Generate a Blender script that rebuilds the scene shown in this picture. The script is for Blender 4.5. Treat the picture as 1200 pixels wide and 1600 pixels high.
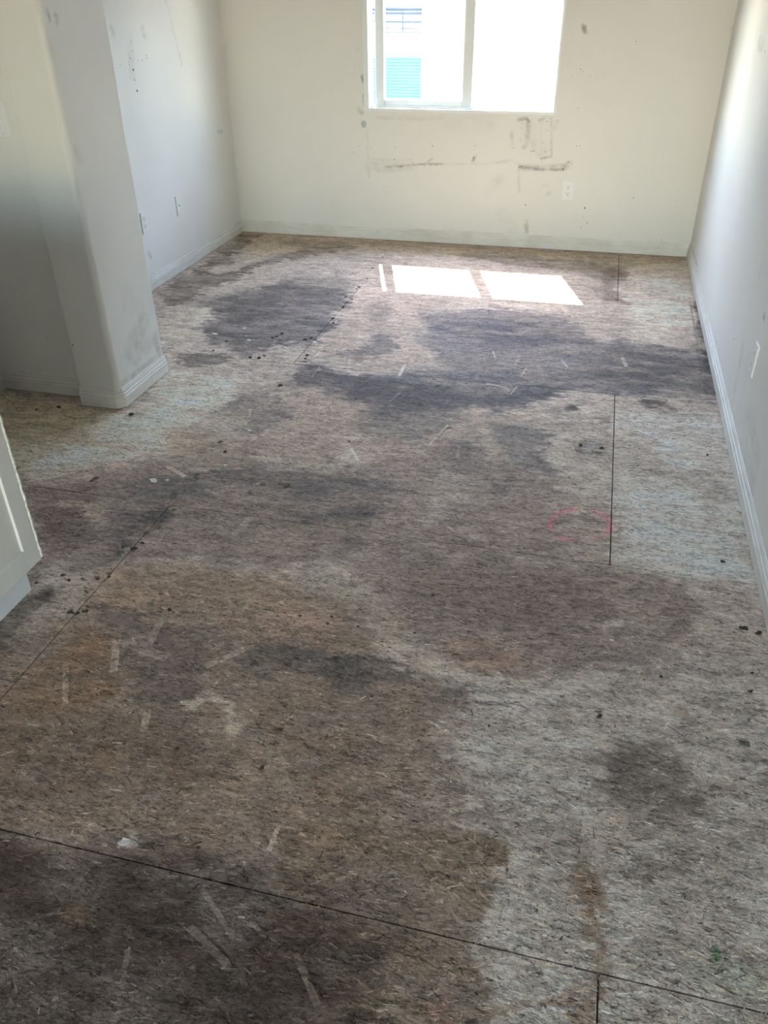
import bpy, bmesh, math, random
import numpy as np
from mathutils import Matrix, Vector

random.seed(7)
for o in list(bpy.data.objects): bpy.data.objects.remove(o)
scene = bpy.context.scene
col = scene.collection

# ------------------------------------------------------------------ camera
CAM = np.array([-0.17294506, -0.80184115, 1.456])
RM = np.array([[0.96968889, 0.24417314, -0.00910691],      # right
               [0.12672984, -0.53445131, -0.83564427],     # down
               [-0.20890908, 0.80916085, -0.54919552]])    # forward
FPX = 1256.134
cd = bpy.data.cameras.new('camera'); cam = bpy.data.objects.new('camera', cd); col.objects.link(cam)
cd.sensor_fit = 'VERTICAL'; cd.sensor_height = 36; cd.sensor_width = 27; cd.lens = FPX / 1600 * 36
cd.clip_start = 0.02; cd.clip_end = 300
m = Matrix.Identity(4)
for i in range(3):
    m[i][0] = RM[0][i]; m[i][1] = -RM[1][i]; m[i][2] = -RM[2][i]; m[i][3] = CAM[i]
cam.matrix_world = m
scene.camera = cam

# ------------------------------------------------------------------ sky, sun, exposure
SUN_DIR = Vector((0.30, -1.0, -1.42)).normalized()          # direction the sunlight travels
w = bpy.data.worlds.new('sky'); scene.world = w; w.use_nodes = True
wn = w.node_tree.nodes; wl = w.node_tree.links
sky = wn.new('ShaderNodeTexSky'); sky.sky_type = 'NISHITA'; sky.sun_disc = False
sky.sun_elevation = math.asin(-SUN_DIR.z); sky.sun_rotation = math.atan2(-SUN_DIR.x, -SUN_DIR.y)
sky.air_density = 1.0; sky.dust_density = 0.3; sky.ozone_density = 1.0
bg = wn['Background']; bg.inputs['Strength'].default_value = 2.2
wb_ = wn.new('ShaderNodeMix'); wb_.data_type = 'RGBA'; wb_.blend_type = 'MULTIPLY'; wb_.inputs[0].default_value = 1.0     # camera white balance
wb_.inputs[7].default_value = (1.17, 0.985, 0.88, 1); wl.new(sky.outputs[0], wb_.inputs[6]); wl.new(wb_.outputs[2], bg.inputs['Color'])
sd = bpy.data.lights.new('sun', 'SUN'); sun = bpy.data.objects.new('sun_offscreen', sd); col.objects.link(sun)
sd.energy = 8.5; sd.angle = math.radians(0.53); sd.color = (1.0, 0.965, 0.90)
sun.rotation_euler = SUN_DIR.to_track_quat('-Z', 'Y').to_euler(); sun.location = (-3, 12, 12)
def portal(name, loc, rot, sx, sy):                          # sampling aid in the opening of the window in the photograph; gives off no light itself (likewise for the unseen glazed opening added behind the camera)
    ld = bpy.data.lights.new(name, 'AREA'); ld.shape = 'RECTANGLE'; ld.size = sx; ld.size_y = sy
    ld.cycles.is_portal = True
    o = bpy.data.objects.new(name, ld); col.objects.link(o); o.location = loc; o.rotation_euler = rot
portal('window_portal', (-1.079, 4.75, 1.245), (math.radians(-90), 0, 0), 1.18, 0.91)
portal('assumed_rear_portal_offscreen', (-.20, -4.05, 1.05), (math.radians(90), 0, 0), 1.1, 2.1)  # portal of the unseen rear opening, assumed for light from behind
vs = scene.view_settings
vs.view_transform = 'Standard'; vs.look = 'None'; vs.exposure = 2.0; vs.gamma = 1.0; vs.use_curve_mapping = False

# ------------------------------------------------------------------ pixel helpers
def ray(u, v): return RM.T @ np.array([(u - 600) / FPX, (v - 800) / FPX, 1.0])
def on(axis, val, u, v):
    d = ray(u, v); t = (val - CAM[axis]) / d[axis]; return CAM + t * d
def fl(u, v, z=0.0): return on(2, z, u, v)

# ------------------------------------------------------------------ numpy noise
def _hash(ix, iy, s):
    h = (ix.astype(np.int64) * 374761393 + iy.astype(np.int64) * 668265263 + s * 974711) & 0x7fffffff
    h = ((h ^ (h >> 13)) * 1274126177) & 0x7fffffff
    h = h ^ (h >> 16)
    return (h & 0xffff) / 65535.0
def vnoise(x, y, s=0):
    ix = np.floor(x); iy = np.floor(y); fx = x - ix; fy = y - iy
    fx = fx * fx * (3 - 2 * fx); fy = fy * fy * (3 - 2 * fy)
    a = _hash(ix, iy, s); b = _hash(ix + 1, iy, s); c = _hash(ix, iy + 1, s); d = _hash(ix + 1, iy + 1, s)
    return (a + (b - a) * fx) * (1 - fy) + (c + (d - c) * fx) * fy
def fbm(x, y, s=0, o=4):
    r = 0; amp = .5
    for i in range(o):
        r = r + amp * (vnoise(x, y, s + i * 17) - .5); x = x * 2.03 + 11.3; y = y * 2.03 + 5.7; amp *= .55
    return r * 2          # about -1..1
def lin(c):
    c = np.array(c, float) / 255.0
    return np.where(c <= .04045, c / 12.92, ((c + .055) / 1.055) ** 2.4)
def sdist_poly(px, py, P):
    """signed distance (positive inside) from points to polygon P"""
    n = len(P); d2 = np.full(px.shape, 1e9); inside = np.zeros(px.shape, bool)
    for i in range(n):
        ax, ay = P[i]; bx, by = P[(i + 1) % n]
        ex, ey = bx - ax, by - ay
        t = np.clip(((px - ax) * ex + (py - ay) * ey) / (ex * ex + ey * ey + 1e-12), 0, 1)
        d2 = np.minimum(d2, (px - ax - t * ex) ** 2 + (py - ay - t * ey) ** 2)
        c = ((ay > py) != (by > py)) & (px < (bx - ax) * (py - ay) / (by - ay + 1e-12) + ax)
        inside ^= c
    d = np.sqrt(d2); return np.where(inside, d, -d)
def dist_line(px, py, L):
    d2 = np.full(px.shape, 1e9)
    for (ax, ay), (bx, by) in zip(L[:-1], L[1:]):
        ex, ey = bx - ax, by - ay
        t = np.clip(((px - ax) * ex + (py - ay) * ey) / (ex * ex + ey * ey + 1e-12), 0, 1)
        d2 = np.minimum(d2, (px - ax - t * ex) ** 2 + (py - ay - t * ey) ** 2)
    return np.sqrt(d2)
def sstep(a, b, x):
    t = np.clip((x - a) / (b - a), 0, 1); return t * t * (3 - 2 * t)

# ------------------------------------------------------------------ node helpers
class NT:
    def __init__(s, name):
        s.mat = bpy.data.materials.new(name); s.mat.use_nodes = True
        s.t = s.mat.node_tree; s.n = s.t.nodes; s.l = s.t.links
        s.bsdf = s.n['Principled BSDF']; s.out = s.n['Material Output']
    def new(s, typ, **kw):
        n = s.n.new(typ)
        for k, v in kw.items(): setattr(n, k, v)
        return n
    def put(s, sock, v):
        if isinstance(v, bpy.types.NodeSocket): s.l.new(v, sock)
        else: sock.default_value = v
    def math(s, op, a, b=None, c=None, clamp=False):
        n = s.new('ShaderNodeMath', operation=op, use_clamp=clamp)
        for i, v in enumerate((a, b, c)):
            if v is not None: s.put(n.inputs[i], v)
        return n.outputs[0]
    def mix(s, f, a, b, mode='MIX'):
        n = s.new('ShaderNodeMix', data_type='RGBA', blend_type=mode)
        s.put(n.inputs[0], f)
        for i, v in ((6, a), (7, b)):
            s.put(n.inputs[i], (*v, 1) if isinstance(v, (tuple, list, np.ndarray)) and len(v) == 3 else v)
        return n.outputs[2]
    def coords(s, scale=(1, 1, 1), rot=(0, 0, 0), loc=(0, 0, 0), kind='Object'):
        tc = s.new('ShaderNodeTexCoord'); mp = s.new('ShaderNodeMapping')
        s.l.new(tc.outputs[kind], mp.inputs[0])
        mp.inputs['Location'].default_value = loc; mp.inputs['Rotation'].default_value = rot; mp.inputs['Scale'].default_value = scale
        return mp.outputs[0]
    def noise(s, vec, scale, detail=4, rough=.55, dist=0):
        n = s.new('ShaderNodeTexNoise'); s.l.new(vec, n.inputs['Vector'])
        n.inputs['Scale'].default_value = scale; n.inputs['Detail'].default_value = detail
        n.inputs['Roughness'].default_value = rough; n.inputs['Distortion'].default_value = dist
        return n.outputs[0]
    def voro(s, vec, scale=1, feature='F1'):
        n = s.new('ShaderNodeTexVoronoi', feature=feature); s.l.new(vec, n.inputs['Vector'])
        n.inputs['Scale'].default_value = scale
        return n
    def ramp(s, f, a, b, lo=0.0, hi=1.0):
        n = s.new('ShaderNodeMapRange', clamp=True); s.put(n.inputs[0], f)
        for i, v in zip((1, 2, 3, 4), (a, b, lo, hi)): n.inputs[i].default_value = v
        return n.outputs[0]
    def attr(s, name):
        n = s.new('ShaderNodeAttribute'); n.attribute_name = name; return n
    def bump(s, h, strength=.3, dist=.002):
        n = s.new('ShaderNodeBump'); n.inputs['Strength'].default_value = strength; n.inputs['Distance'].default_value = dist
        s.l.new(h, n.inputs['Height']); s.l.new(n.outputs[0], s.bsdf.inputs['Normal'])
def plain(name, c, rough=.6, spec=.3, var=.06, scale=30, bump=0):
    t = NT(name); v = t.coords()
    n = t.noise(v, scale)
    c = np.array(c)
    t.put(t.bsdf.inputs['Base Color'], t.mix(t.ramp(n, .3, .7), tuple(c * (1 - var)), tuple(np.minimum(c * (1 + var), 1))))
    t.bsdf.inputs['Roughness'].default_value = rough; t.bsdf.inputs['Specular IOR Level'].default_value = spec
    if bump: t.bump(n, bump, .002)
    return t.mat

# ------------------------------------------------------------------ materials
def wall_material(name, c):
    t = NT(name); v = t.coords()
    base = t.mix(t.ramp(t.noise(v, 2.2, 3), .3, .7), tuple(np.array(c) * .965), tuple(np.array(c)))
    fine = t.noise(v, 160, 3, .5)
    base = t.mix(t.ramp(fine, .25, .75, 0, .045), base, tuple(np.array(c) * .55))
    g = t.attr('grime')
    sp = t.ramp(t.noise(v, 90, 3, .6), .3, .6, .55, .85)
    gf = t.math('MULTIPLY', g.outputs['Fac'], sp, clamp=True)
    base = t.mix(gf, base, (.085, .075, .066))
    p = t.attr('putty')
    base = t.mix(p.outputs['Fac'], base, (.40, .42, .47))
    t.put(t.bsdf.inputs['Base Color'], base)
    t.bsdf.inputs['Roughness'].default_value = .62; t.bsdf.inputs['Specular IOR Level'].default_value = .3
    t.bump(t.noise(v, 130, 2, .45), .22, .002)
    return t.mat
M = {}
M['wall'] = wall_material('cream_wall_paint', (.70, .685, .635))
M['ceiling'] = plain('ceiling_paint', (.80, .79, .76), .8, .2, .02)
def base_material():
    t = NT('baseboard_paint'); v = t.coords(kind='Generated'); vo = t.coords()
    tc = t.new('ShaderNodeNewGeometry'); sx = t.new('ShaderNodeSeparateXYZ'); t.l.new(tc.outputs['Position'], sx.inputs[0])
    z = sx.outputs[2]
    base = t.mix(t.ramp(t.noise(vo, 6, 4), .35, .7), (.68, .665, .615), (.58, .555, .495))
    # scuff streaks running along the board and grime wiped over the lower lip
    st = t.noise(t.coords((3, 3, 90)), 1.6, 5, .7)
    base = t.mix(t.ramp(st, .56, .70, 0, .5), base, (.30, .27, .23))
    t.put(t.bsdf.inputs['Base Color'], base); t.bsdf.inputs['Roughness'].default_value = .5
    return t.mat
M['base'] = base_material()
M['caulk'] = plain('dark_joint_grime', (.16, .14, .12), .8, .1, .3, 60)
M['vinyl'] = plain('white_vinyl', (.70, .73, .71), .4, .4, .02)
M['vinyl_dark'] = plain('grey_gasket', (.30, .36, .38), .5, .3, .05)
M['plate'] = plain('white_plastic', (.70, .70, .69), .35, .5, .02)
M['plate_painted'] = plain('painted_plate', (.70, .69, .645), .55, .3, .03)
M['slot'] = plain('dark_slot', (.035, .032, .03), .6, .2, .1)
M['screw'] = plain('screw_metal', (.55, .54, .50), .4, .5, .1)
M['cabinet'] = plain('cabinet_paint', (.60, .59, .55), .45, .35, .03, 8)
M['cabinet_kick'] = plain('toe_kick_paint', (.62, .63, .63), .5, .3, .03, 8)
M['chip'] = plain('chipped_paint', (.72, .70, .62), .8, .2, .25, 70, .5)
M['counter'] = plain('counter_stone', (.45, .42, .38), .3, .5, .15, 40)
M['hole'] = plain('nail_hole', (.05, .042, .036), .9, .1, .3, 200)
def glass_material():
    t = NT('window_glass'); t.n.remove(t.bsdf)
    tr = t.new('ShaderNodeBsdfTransparent'); tr.inputs[0].default_value = (.94, .97, .96, 1)
    gl = t.new('ShaderNodeBsdfGlossy'); gl.inputs['Roughness'].default_value = .0
    mx = t.new('ShaderNodeMixShader'); mx.inputs[0].default_value = .05; t.l.new(tr.outputs[0], mx.inputs[1]); t.l.new(gl.outputs[0], mx.inputs[2])
    t.l.new(mx.outputs[0], t.out.inputs[0]); return t.mat
M['glass'] = glass_material()

def osb_material():
    """oriented strand board: stain colour from the vertex layer, strands, flakes, dark slits and grain from nodes"""
    t = NT('stained_strand_board'); tc = t.new('ShaderNodeNewGeometry'); P = tc.outputs['Position']
    wob = t.new('ShaderNodeTexNoise'); wob.inputs['Scale'].default_value = 5; wob.inputs['Detail'].default_value = 3; t.l.new(P, wob.inputs['Vector'])
    wv = t.new('ShaderNodeVectorMath', operation='MULTIPLY_ADD'); t.l.new(wob.outputs['Color'], wv.inputs[0]); wv.inputs[1].default_value = (.03, .03, 0); t.l.new(P, wv.inputs[2])
    PW = wv.outputs[0]
    def mapped(src, ang, sx, sy, loc=(0, 0, 0)):
        mp = t.new('ShaderNodeMapping', vector_type='TEXTURE'); t.l.new(src, mp.inputs[0])
        mp.inputs['Rotation'].default_value = (0, 0, math.radians(ang)); mp.inputs['Scale'].default_value = (sx, sy, 1); mp.inputs['Location'].default_value = loc
        return mp.outputs[0]
    def strands(ang, L, W, loc):
        v = t.voro(mapped(PW, ang, L, W, loc)); v.inputs['Randomness'].default_value = 1
        s = t.new('ShaderNodeSeparateColor'); t.l.new(v.outputs['Color'], s.inputs[0])
        return s.outputs[0], s.outputs[1], v.outputs['Distance']
    a1 = strands(3, .075, .011, (0, 0, 0)); a2 = strands(-14, .06, .009, (3, 1, 0)); a3 = strands(24, .05, .008, (7, 2, 0))
    # choose which layer lies on top, strand by strand
    def over(base, lay, thr):
        k = t.math('MULTIPLY', t.ramp(lay[1], thr, thr + .02), t.ramp(lay[2], .35, .55, 1, 0))
        n = t.new('ShaderNodeMix', data_type='FLOAT'); t.put(n.inputs[0], k); t.put(n.inputs[2], base); t.put(n.inputs[3], lay[0]); return n.outputs[0]
    s = over(a1[0], a2, .45); s = over(s, a3, .62)
    grain = t.noise(mapped(PW, 2, .017, .0042), 1.0, 5, .65)
    fine = t.noise(P, 260, 3, .6)
    mott = t.noise(mapped(PW, 5, 1.5, .8), 24, 4, .72)
    mott2 = t.noise(mapped(PW, -8, 1.4, .75, (5, 1, 0)), 85, 3, .6, .8)
    C = t.attr('stain').outputs['Color']
    val = t.math('ADD', t.math('MULTIPLY', t.math('SUBTRACT', s, .5), .34), 1.0)
    val = t.math('ADD', val, t.math('MULTIPLY', t.math('SUBTRACT', grain, .5), .85))
    val = t.math('ADD', val, t.math('MULTIPLY', t.math('SUBTRACT', mott, .5), 1.35))
    val = t.math('ADD', val, t.math('MULTIPLY', t.math('SUBTRACT', fine, .5), 1.4))
    val = t.math('ADD', val, t.math('MULTIPLY', t.math('SUBTRACT', mott2, .5), 1.7))
    val = t.math('MAXIMUM', val, .15)
    vm = t.new('ShaderNodeVectorMath', operation='SCALE'); t.l.new(C, vm.inputs[0]); t.l.new(val, vm.inputs['Scale'])
    c = vm.outputs[0]
    # warm / cool shift strand by strand
    c = t.mix(t.ramp(a2[0], .55, 1.0, 0, .28), c, (1.10, .98, .84), 'MULTIPLY')
    c = t.mix(t.ramp(a3[0], .6, 1.0, 0, .25), c, (.93, .98, 1.06), 'MULTIPLY')
    # pale scraped flakes
    fk = t.noise(mapped(PW, 8, .020, .009, (4, 4, 0)), 1.0, 4, .75, .6)
    fg = t.ramp(t.noise(P, 4.5, 3), .42, .62)
    pv = t.new('ShaderNodeVectorMath', operation='MULTIPLY_ADD'); t.l.new(c, pv.inputs[0]); pv.inputs[1].default_value = (1.28, 1.27, 1.26); pv.inputs[2].default_value = (.030, .027, .024)
    pale = pv.outputs[0]
    c = t.mix(t.math('MULTIPLY', t.ramp(fk, .56, .585), fg), c, pale)
    # dark slits between strands (lifted edges)
    sl = t.noise(mapped(PW, -6, .016, .0042, (9, 2, 0)), 1.0, 3, .6, .9)
    gate = t.ramp(t.noise(P, 11, 4), .40, .52)
    slit = t.math('MULTIPLY', t.ramp(sl, .60, .63), gate)
    c = t.mix(t.math('MULTIPLY', slit, .78), c, (.030, .024, .020))
    mn = t.new('ShaderNodeVectorMath', operation='MINIMUM'); t.l.new(c, mn.inputs[0]); mn.inputs[1].default_value = (.78, .745, .69); c = mn.outputs[0]
    t.put(t.bsdf.inputs['Base Color'], c)
    t.bsdf.inputs['Roughness'].default_value = .82; t.bsdf.inputs['Specular IOR Level'].default_value = .22
    h = t.math('ADD', t.math('MULTIPLY', s, .5), t.math('MULTIPLY', grain, .5))
    h = t.math('SUBTRACT', h, slit)
    t.bump(h, .35, .0025)
    return t.mat
M['osb'] = osb_material()
M['subbase'] = plain('dusty_joist_wood', (.16, .13, .10), .9, .1, .2)

# ------------------------------------------------------------------ mesh helpers
def tag(o, label=None, cat=None, group=None, kind=None):
    if label: o['label'] = label
    if cat: o['category'] = cat
    if group: o['group'] = group
    if kind: o['kind'] = kind
    return o
def link(name, me, mat=None, parent=None):
    o = bpy.data.objects.new(name, me); col.objects.link(o)
    if mat: me.materials.append(mat)
    if parent: o.parent = parent
    return o
def empty(name, loc=(0, 0, 0), rot=(0, 0, 0)):
    o = bpy.data.objects.new(name, None); col.objects.link(o); o.location = loc; o.rotation_euler = rot; o.empty_display_size = .05
    return o
def bm_box(bm, x0, x1, y0, y1, z0, z1, bev=0):
    r = bmesh.ops.create_cube(bm, size=1)
    vs_ = r['verts']
    for v in vs_:
        v.co = Vector(((x0 + x1) / 2 + v.co.x * (x1 - x0), (y0 + y1) / 2 + v.co.y * (y1 - y0), (z0 + z1) / 2 + v.co.z * (z1 - z0)))
    if bev:
        ed = set(e for v in vs_ for e in v.link_edges)
        bmesh.ops.bevel(bm, geom=list(ed), offset=bev, segments=2, affect='EDGES', profile=.5)
def box(name, x0, x1, y0, y1, z0, z1, mat, parent=None, bev=0, kind=None):
    bm = bmesh.new(); bm_box(bm, x0, x1, y0, y1, z0, z1, bev)
    me = bpy.data.meshes.new(name); bm.to_mesh(me); bm.free()
    o = link(name, me, mat, parent)
    if kind: o['kind'] = kind
    return o
def boxes(name, lst, mat, parent=None, bev=0, kind=None):
    bm = bmesh.new()
    for b in lst: bm_box(bm, *b, bev)
    me = bpy.data.meshes.new(name); bm.to_mesh(me); bm.free()
    o = link(name, me, mat, parent)
    if kind: o['kind'] = kind
    return o
def grid_mesh(name, us, vs_, place, keep=None, colors=None, floats=None, flip=False):
    """grid over us x vs_; place(U,V)->(n,3); keep(uc,vc)->bool per face"""
    us = np.asarray(us, float); vs_ = np.asarray(vs_, float)
    U, V = np.meshgrid(us, vs_); nu, nv = len(us), len(vs_)
    co = place(U.ravel(), V.ravel())
    i = np.arange(nu * nv).reshape(nv, nu)
    q = np.stack([i[:-1, :-1], i[:-1, 1:], i[1:, 1:], i[1:, :-1]], -1).reshape(-1, 4)
    if keep is not None:
        uc = (us[:-1] + us[1:]) / 2; vc = (vs_[:-1] + vs_[1:]) / 2
        UC, VC = np.meshgrid(uc, vc); q = q[keep(UC.ravel(), VC.ravel())]
    if flip: q = q[:, ::-1]
    me = bpy.data.meshes.new(name)
    me.vertices.add(len(co)); me.vertices.foreach_set('co', co.astype(np.float32).ravel())
    me.loops.add(q.size); me.loops.foreach_set('vertex_index', q.astype(np.int32).ravel())
    me.polygons.add(len(q)); me.polygons.foreach_set('loop_start', np.arange(0, q.size, 4, dtype=np.int32))
    me.update(calc_edges=True)
    if colors is not None:
        a = me.attributes.new('stain', 'FLOAT_COLOR', 'POINT')
        a.data.foreach_set('color', np.c_[colors, np.ones(len(colors))].astype(np.float32).ravel())
    for k, f in (floats or {}).items():
        a = me.attributes.new(k, 'FLOAT', 'POINT'); a.data.foreach_set('value', np.asarray(f, np.float32))
    return me
def lines(a, b, step, extra=()):
    n = max(1, int(round((b - a) / step)))
    return np.unique(np.round(np.r_[np.linspace(a, b, n + 1), [e for e in extra if a <= e <= b]], 5))

# ------------------------------------------------------------------ room measures
XW, XB = 0.421, 0.410            # right wall face, its baseboard face
YW, YBB = 4.620, 4.609           # back wall face, its baseboard face
XL, XLB = -2.586, -2.575         # left wall face beyond the pillar
ZC = 2.60
YR = -4.0                        # rear wall behind the camera
PX, PY0, PY1, PXL = -1.965, 1.845, 2.236, -2.144   # pillar: right face, front, rear, left edge of its front
NY = 1.920                       # short wall left of the pillar
XO = -4.30                       # outer kitchen wall
XK = -2.57                       # kitchen side wall
HB = 0.0837
WX0, WX1, WZ0, WZ1 = -1.671, -0.487, 0.791, 1.705  # window opening in the back wall

# ================================================================== FLOOR
STAINS = []
def S(color, pts, op=.9, soft=.05, warp=.05, patch=0.0): STAINS.append((color, [tuple(fl(*p)[:2]) for p in pts], op, soft, warp, patch, None))
def ST(color, pts, wpx, op=.8, soft=.012, warp=.01, patch=0.0):      # a stroke of width in metres
    STAINS.append((color, [tuple(fl(*p)[:2]) for p in pts], op, soft, warp, patch, wpx))
#STAINS_BEGIN
BASE = (168, 157, 145)
# ---- far strip under the window and the left rear corner
S((164, 150, 130), [(383,362),(700,380),(1074,402),(1082,440),(960,425),(820,405),(700,400),(560,395),(450,395),(390,400)], .9, .10, .08)
S((94, 86, 76), [(242,458),(293,429),(341,396),(378,367),(411,365),(396,385),(367,392),(356,411),(323,418),(341,429),(385,418),(425,400),(477,392),(524,381),(528,396),(491,403),(440,407),(392,425),(367,436),(323,455),(293,469),(249,484)], .85, .05, .09, .35)
S((104, 94, 80), [(430,372),(520,378),(560,385),(540,392),(470,388)], .7, .05, .06, .4)
S((100, 90, 78), [(700,395),(800,398),(930,408),(985,425),(960,440),(880,425),(780,410)], .7, .06, .07, .4)
S((84, 80, 79), [(330,469),(385,455),(455,440),(532,451),(557,458),(532,488),(506,521),(477,546),(455,535),(403,550),(385,561),(359,550),(330,535),(319,513),(341,499),(319,484)], .92, .06, .08, .25)
S((96, 90, 84), [(300,470),(360,455),(420,445),(480,430),(560,440),(560,452),(470,470),(380,500),(320,500)], .6, .08, .09, .3)
S((188, 175, 156), [(252,492),(312,482),(332,500),(300,520),(275,532),(258,556)], .85, .06, .06, .2)
S((100, 92, 86), [(275,557),(312,550),(356,557),(352,568),(312,574),(282,570)], .85, .04, .06, .3)
S((172, 155, 140), [(566,446),(610,460),(680,470),(660,500),(640,530),(690,560),(600,575),(520,560),(490,545),(530,500)], .7, .06, .07)
S((104, 98, 96), [(570,480),(600,470),(615,488),(592,512),(575,502)], .6, .05, .06, .4)
S((92, 88, 88), [(530,556),(570,540),(600,520),(628,530),(610,548),(560,567)], .75, .04, .07, .3)
# ---- the dark band across the middle of the far half
S((96, 93, 95), [(663,490),(750,480),(833,486),(885,490),(915,513),(900,527),(933,538),(960,530),(1000,540),(1060,545),(1098,540),(1118,622),(1050,628),(960,620),(890,613),(800,640),(733,643),(683,647),(600,643),(500,612),(462,585),(480,565),(560,580),(640,580),(705,578),(673,553),(660,523)], .90, .06, .09, .30)
S((80, 78, 82), [(680,500),(790,498),(880,510),(905,535),(820,540),(720,535),(680,520)], .65, .08, .09, .3)
S((76, 74, 76), [(490,568),(600,590),(720,612),(850,610),(840,625),(720,640),(600,635),(520,610)], .65, .07, .08, .3)
S((84, 80, 78), [(960,548),(1085,560),(1112,612),(1000,610),(930,590)], .6, .07, .07, .3)
S((150, 140, 134), [(690,548),(800,545),(900,560),(840,580),(720,575)], .4, .06, .07, .3)
S((88, 82, 80), [(480,565),(560,590),(640,600),(720,620),(745,650),(690,668),(640,688),(600,700),(570,670),(545,640),(500,620),(450,600)], .7, .06, .09, .35)
S((200, 184, 168), [(975,420),(1075,405),(1090,480),(1080,520),(1000,530),(975,480)], .8, .08, .06, .15)
S((108, 92, 80), [(935,420),(985,425),(965,450),(985,480),(940,470),(950,440)], .75, .04, .05, .3)
S((70, 66, 64), [(1000,628),(1048,630),(1050,638),(1002,640)], .85, .03, .05, .2)
S((70, 66, 64), [(882,635),(905,633),(903,643),(885,643)], .85, .02, .03, .2)
S((52, 48, 46), [(1085,470),(1097,470),(1120,615),(1098,612),(1094,545)], .8, .02, .02, .45)
ST((92, 82, 74), [(1077,464),(1088,530),(1101,606)], .006, .8, .006, .004, .2)
# ---- left of centre, by the pillar foot
S((196, 187, 170), [(0,610),(130,640),(200,645),(270,580),(335,585),(372,600),(330,640),(300,665),(290,690),(240,710),(200,722),(130,735),(60,750),(20,742),(-30,700)], .92, .035, .06, .1)
S((182, 174, 152), [(-40,610),(100,632),(170,650),(150,672),(60,672),(-40,690)], .75, .06, .05)
S((206, 200, 188), [(80,700),(130,695),(150,710),(110,735),(50,745),(40,725)], .6, .05, .06, .2)
S((158, 136, 112), [(88,672),(130,678),(170,690),(165,700),(120,690),(90,686)], .6, .03, .04, .25)
ST((138, 116, 100), [(72,750),(130,737),(200,722),(222,712)], .010, .6, .010, .012, .2)
S((206, 158, 156), [(152,708),(165,712),(195,720),(212,710),(200,695),(210,698),(214,715),(190,727),(160,722)], .5, .03, .03, .2)
S((160, 144, 131), [(433,610),(500,623),(560,633),(572,657),(553,683),(517,712),(483,723),(433,713),(400,707),(373,690),(440,673),(447,650),(453,630)], .85, .05, .07)
S((108, 103, 100), [(330,632),(373,615),(433,612),(452,640),(440,670),(400,682),(370,672),(390,650),(350,655)], .75, .05, .07, .35)
S((150, 134, 116), [(255,690),(300,670),(370,690),(420,710),(400,730),(330,725),(280,712)], .7, .05, .07)
S((182, 172, 158), [(520,705),(560,700),(575,715),(540,735),(515,728)], .6, .04, .05, .3)
# ---- the grey brown middle
S((126, 114, 107), [(40,770),(150,740),(250,715),(330,725),(440,735),(560,735),(640,700),(700,690),(760,700),(860,760),(900,800),(880,880),(700,870),(560,880),(400,880),(250,880),(170,900),(70,880),(55,830)], .85, .08, .09, .15)
S((96, 93, 92), [(413,723),(467,727),(517,740),(590,748),(640,757),(640,775),(533,765),(477,770),(433,760),(350,760),(300,775),(230,790),(180,775),(215,745),(300,730)], .75, .05, .08, .35)
S((92, 88, 86), [(440,800),(520,795),(600,790),(640,800),(600,820),(500,820)], .7, .05, .07, .3)
S((100, 91, 90), [(58,810),(130,800),(200,800),(265,790),(240,825),(190,845),(120,850),(70,845)], .7, .05, .08, .35)
S((86, 82, 80), [(210,800),(265,787),(250,815),(200,850),(150,905),(135,900),(180,845)], .6, .03, .05, .3)
S((176, 164, 146), [(110,780),(150,790),(175,805),(165,825),(130,815),(105,795)], .65, .03, .06, .3)
S((158, 142, 126), [(400,820),(500,815),(600,830),(560,860),(460,870),(380,850)], .5, .06, .07, .2)
S((164, 146, 132), [(560,650),(640,690),(720,660),(780,640),(840,650),(760,665),(700,690),(700,720),(600,730),(540,720)], .6, .06, .07, .2)
S((104, 100, 99), [(750,660),(853,673),(847,710),(873,733),(867,747),(807,733),(790,705),(770,690)], .8, .04, .06, .3)
S((110, 106, 102), [(690,690),(740,690),(735,720),(695,718)], .7, .03, .04, .3)
S((172, 160, 142), [(755,690),(800,690),(790,715),(815,735),(780,730),(760,715)], .7, .03, .05, .4)
S((180, 171, 158), [(860,650),(955,640),(955,770),(900,770),(870,745),(850,700)], .85, .05, .06, .2)
S((150, 138, 124), [(900,780),(955,775),(955,885),(880,885),(850,820)], .6, .06, .06, .1)
S((188, 178, 166), [(905,757),(952,757),(952,775),(915,778)], .7, .03, .04, .2)
S((146, 133, 124), [(590,740),(720,730),(840,755),(890,800),(880,880),(700,875),(600,860)], .7, .07, .08, .15)
S((172, 164, 152), [(680,740),(735,738),(742,775),(700,800),(685,830),(670,800)], .5, .04, .06, .4)
S((96, 92, 90), [(535,850),(570,840),(580,860),(550,875)], .7, .04, .05, .2)
S((110, 104, 100), [(770,750),(800,748),(795,775),(772,772)], .6, .03, .03, .2)
# burnt hole next to the long groove
S((70, 60, 50), [(897,700),(905,690),(930,686),(945,697),(935,712),(905,715)], .85, .02, .04, .45)
S((150, 150, 150), [(912,695),(932,694),(930,704),(914,706)], .8, .01, .02, .1)
# ---- the pale panel by the right wall
S((192, 186, 176), [(960,645),(1125,645),(1185,905),(1170,912),(957,890)], .92, .03, .03, .08)
S((160, 149, 136), [(965,668),(1000,670),(1040,700),(1030,740),(990,755),(965,745)], .7, .05, .05, .2)
S((150, 138, 124), [(1060,690),(1125,680),(1140,740),(1100,780),(1080,740)], .35, .06, .05, .3)
S((214, 208, 198), [(1015,812),(1038,812),(1036,822),(1018,822)], .8, .012, .015, .1)
S((178, 168, 152), [(960,860),(1010,870),(1080,890),(960,888)], .6, .03, .04, .3)
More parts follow.
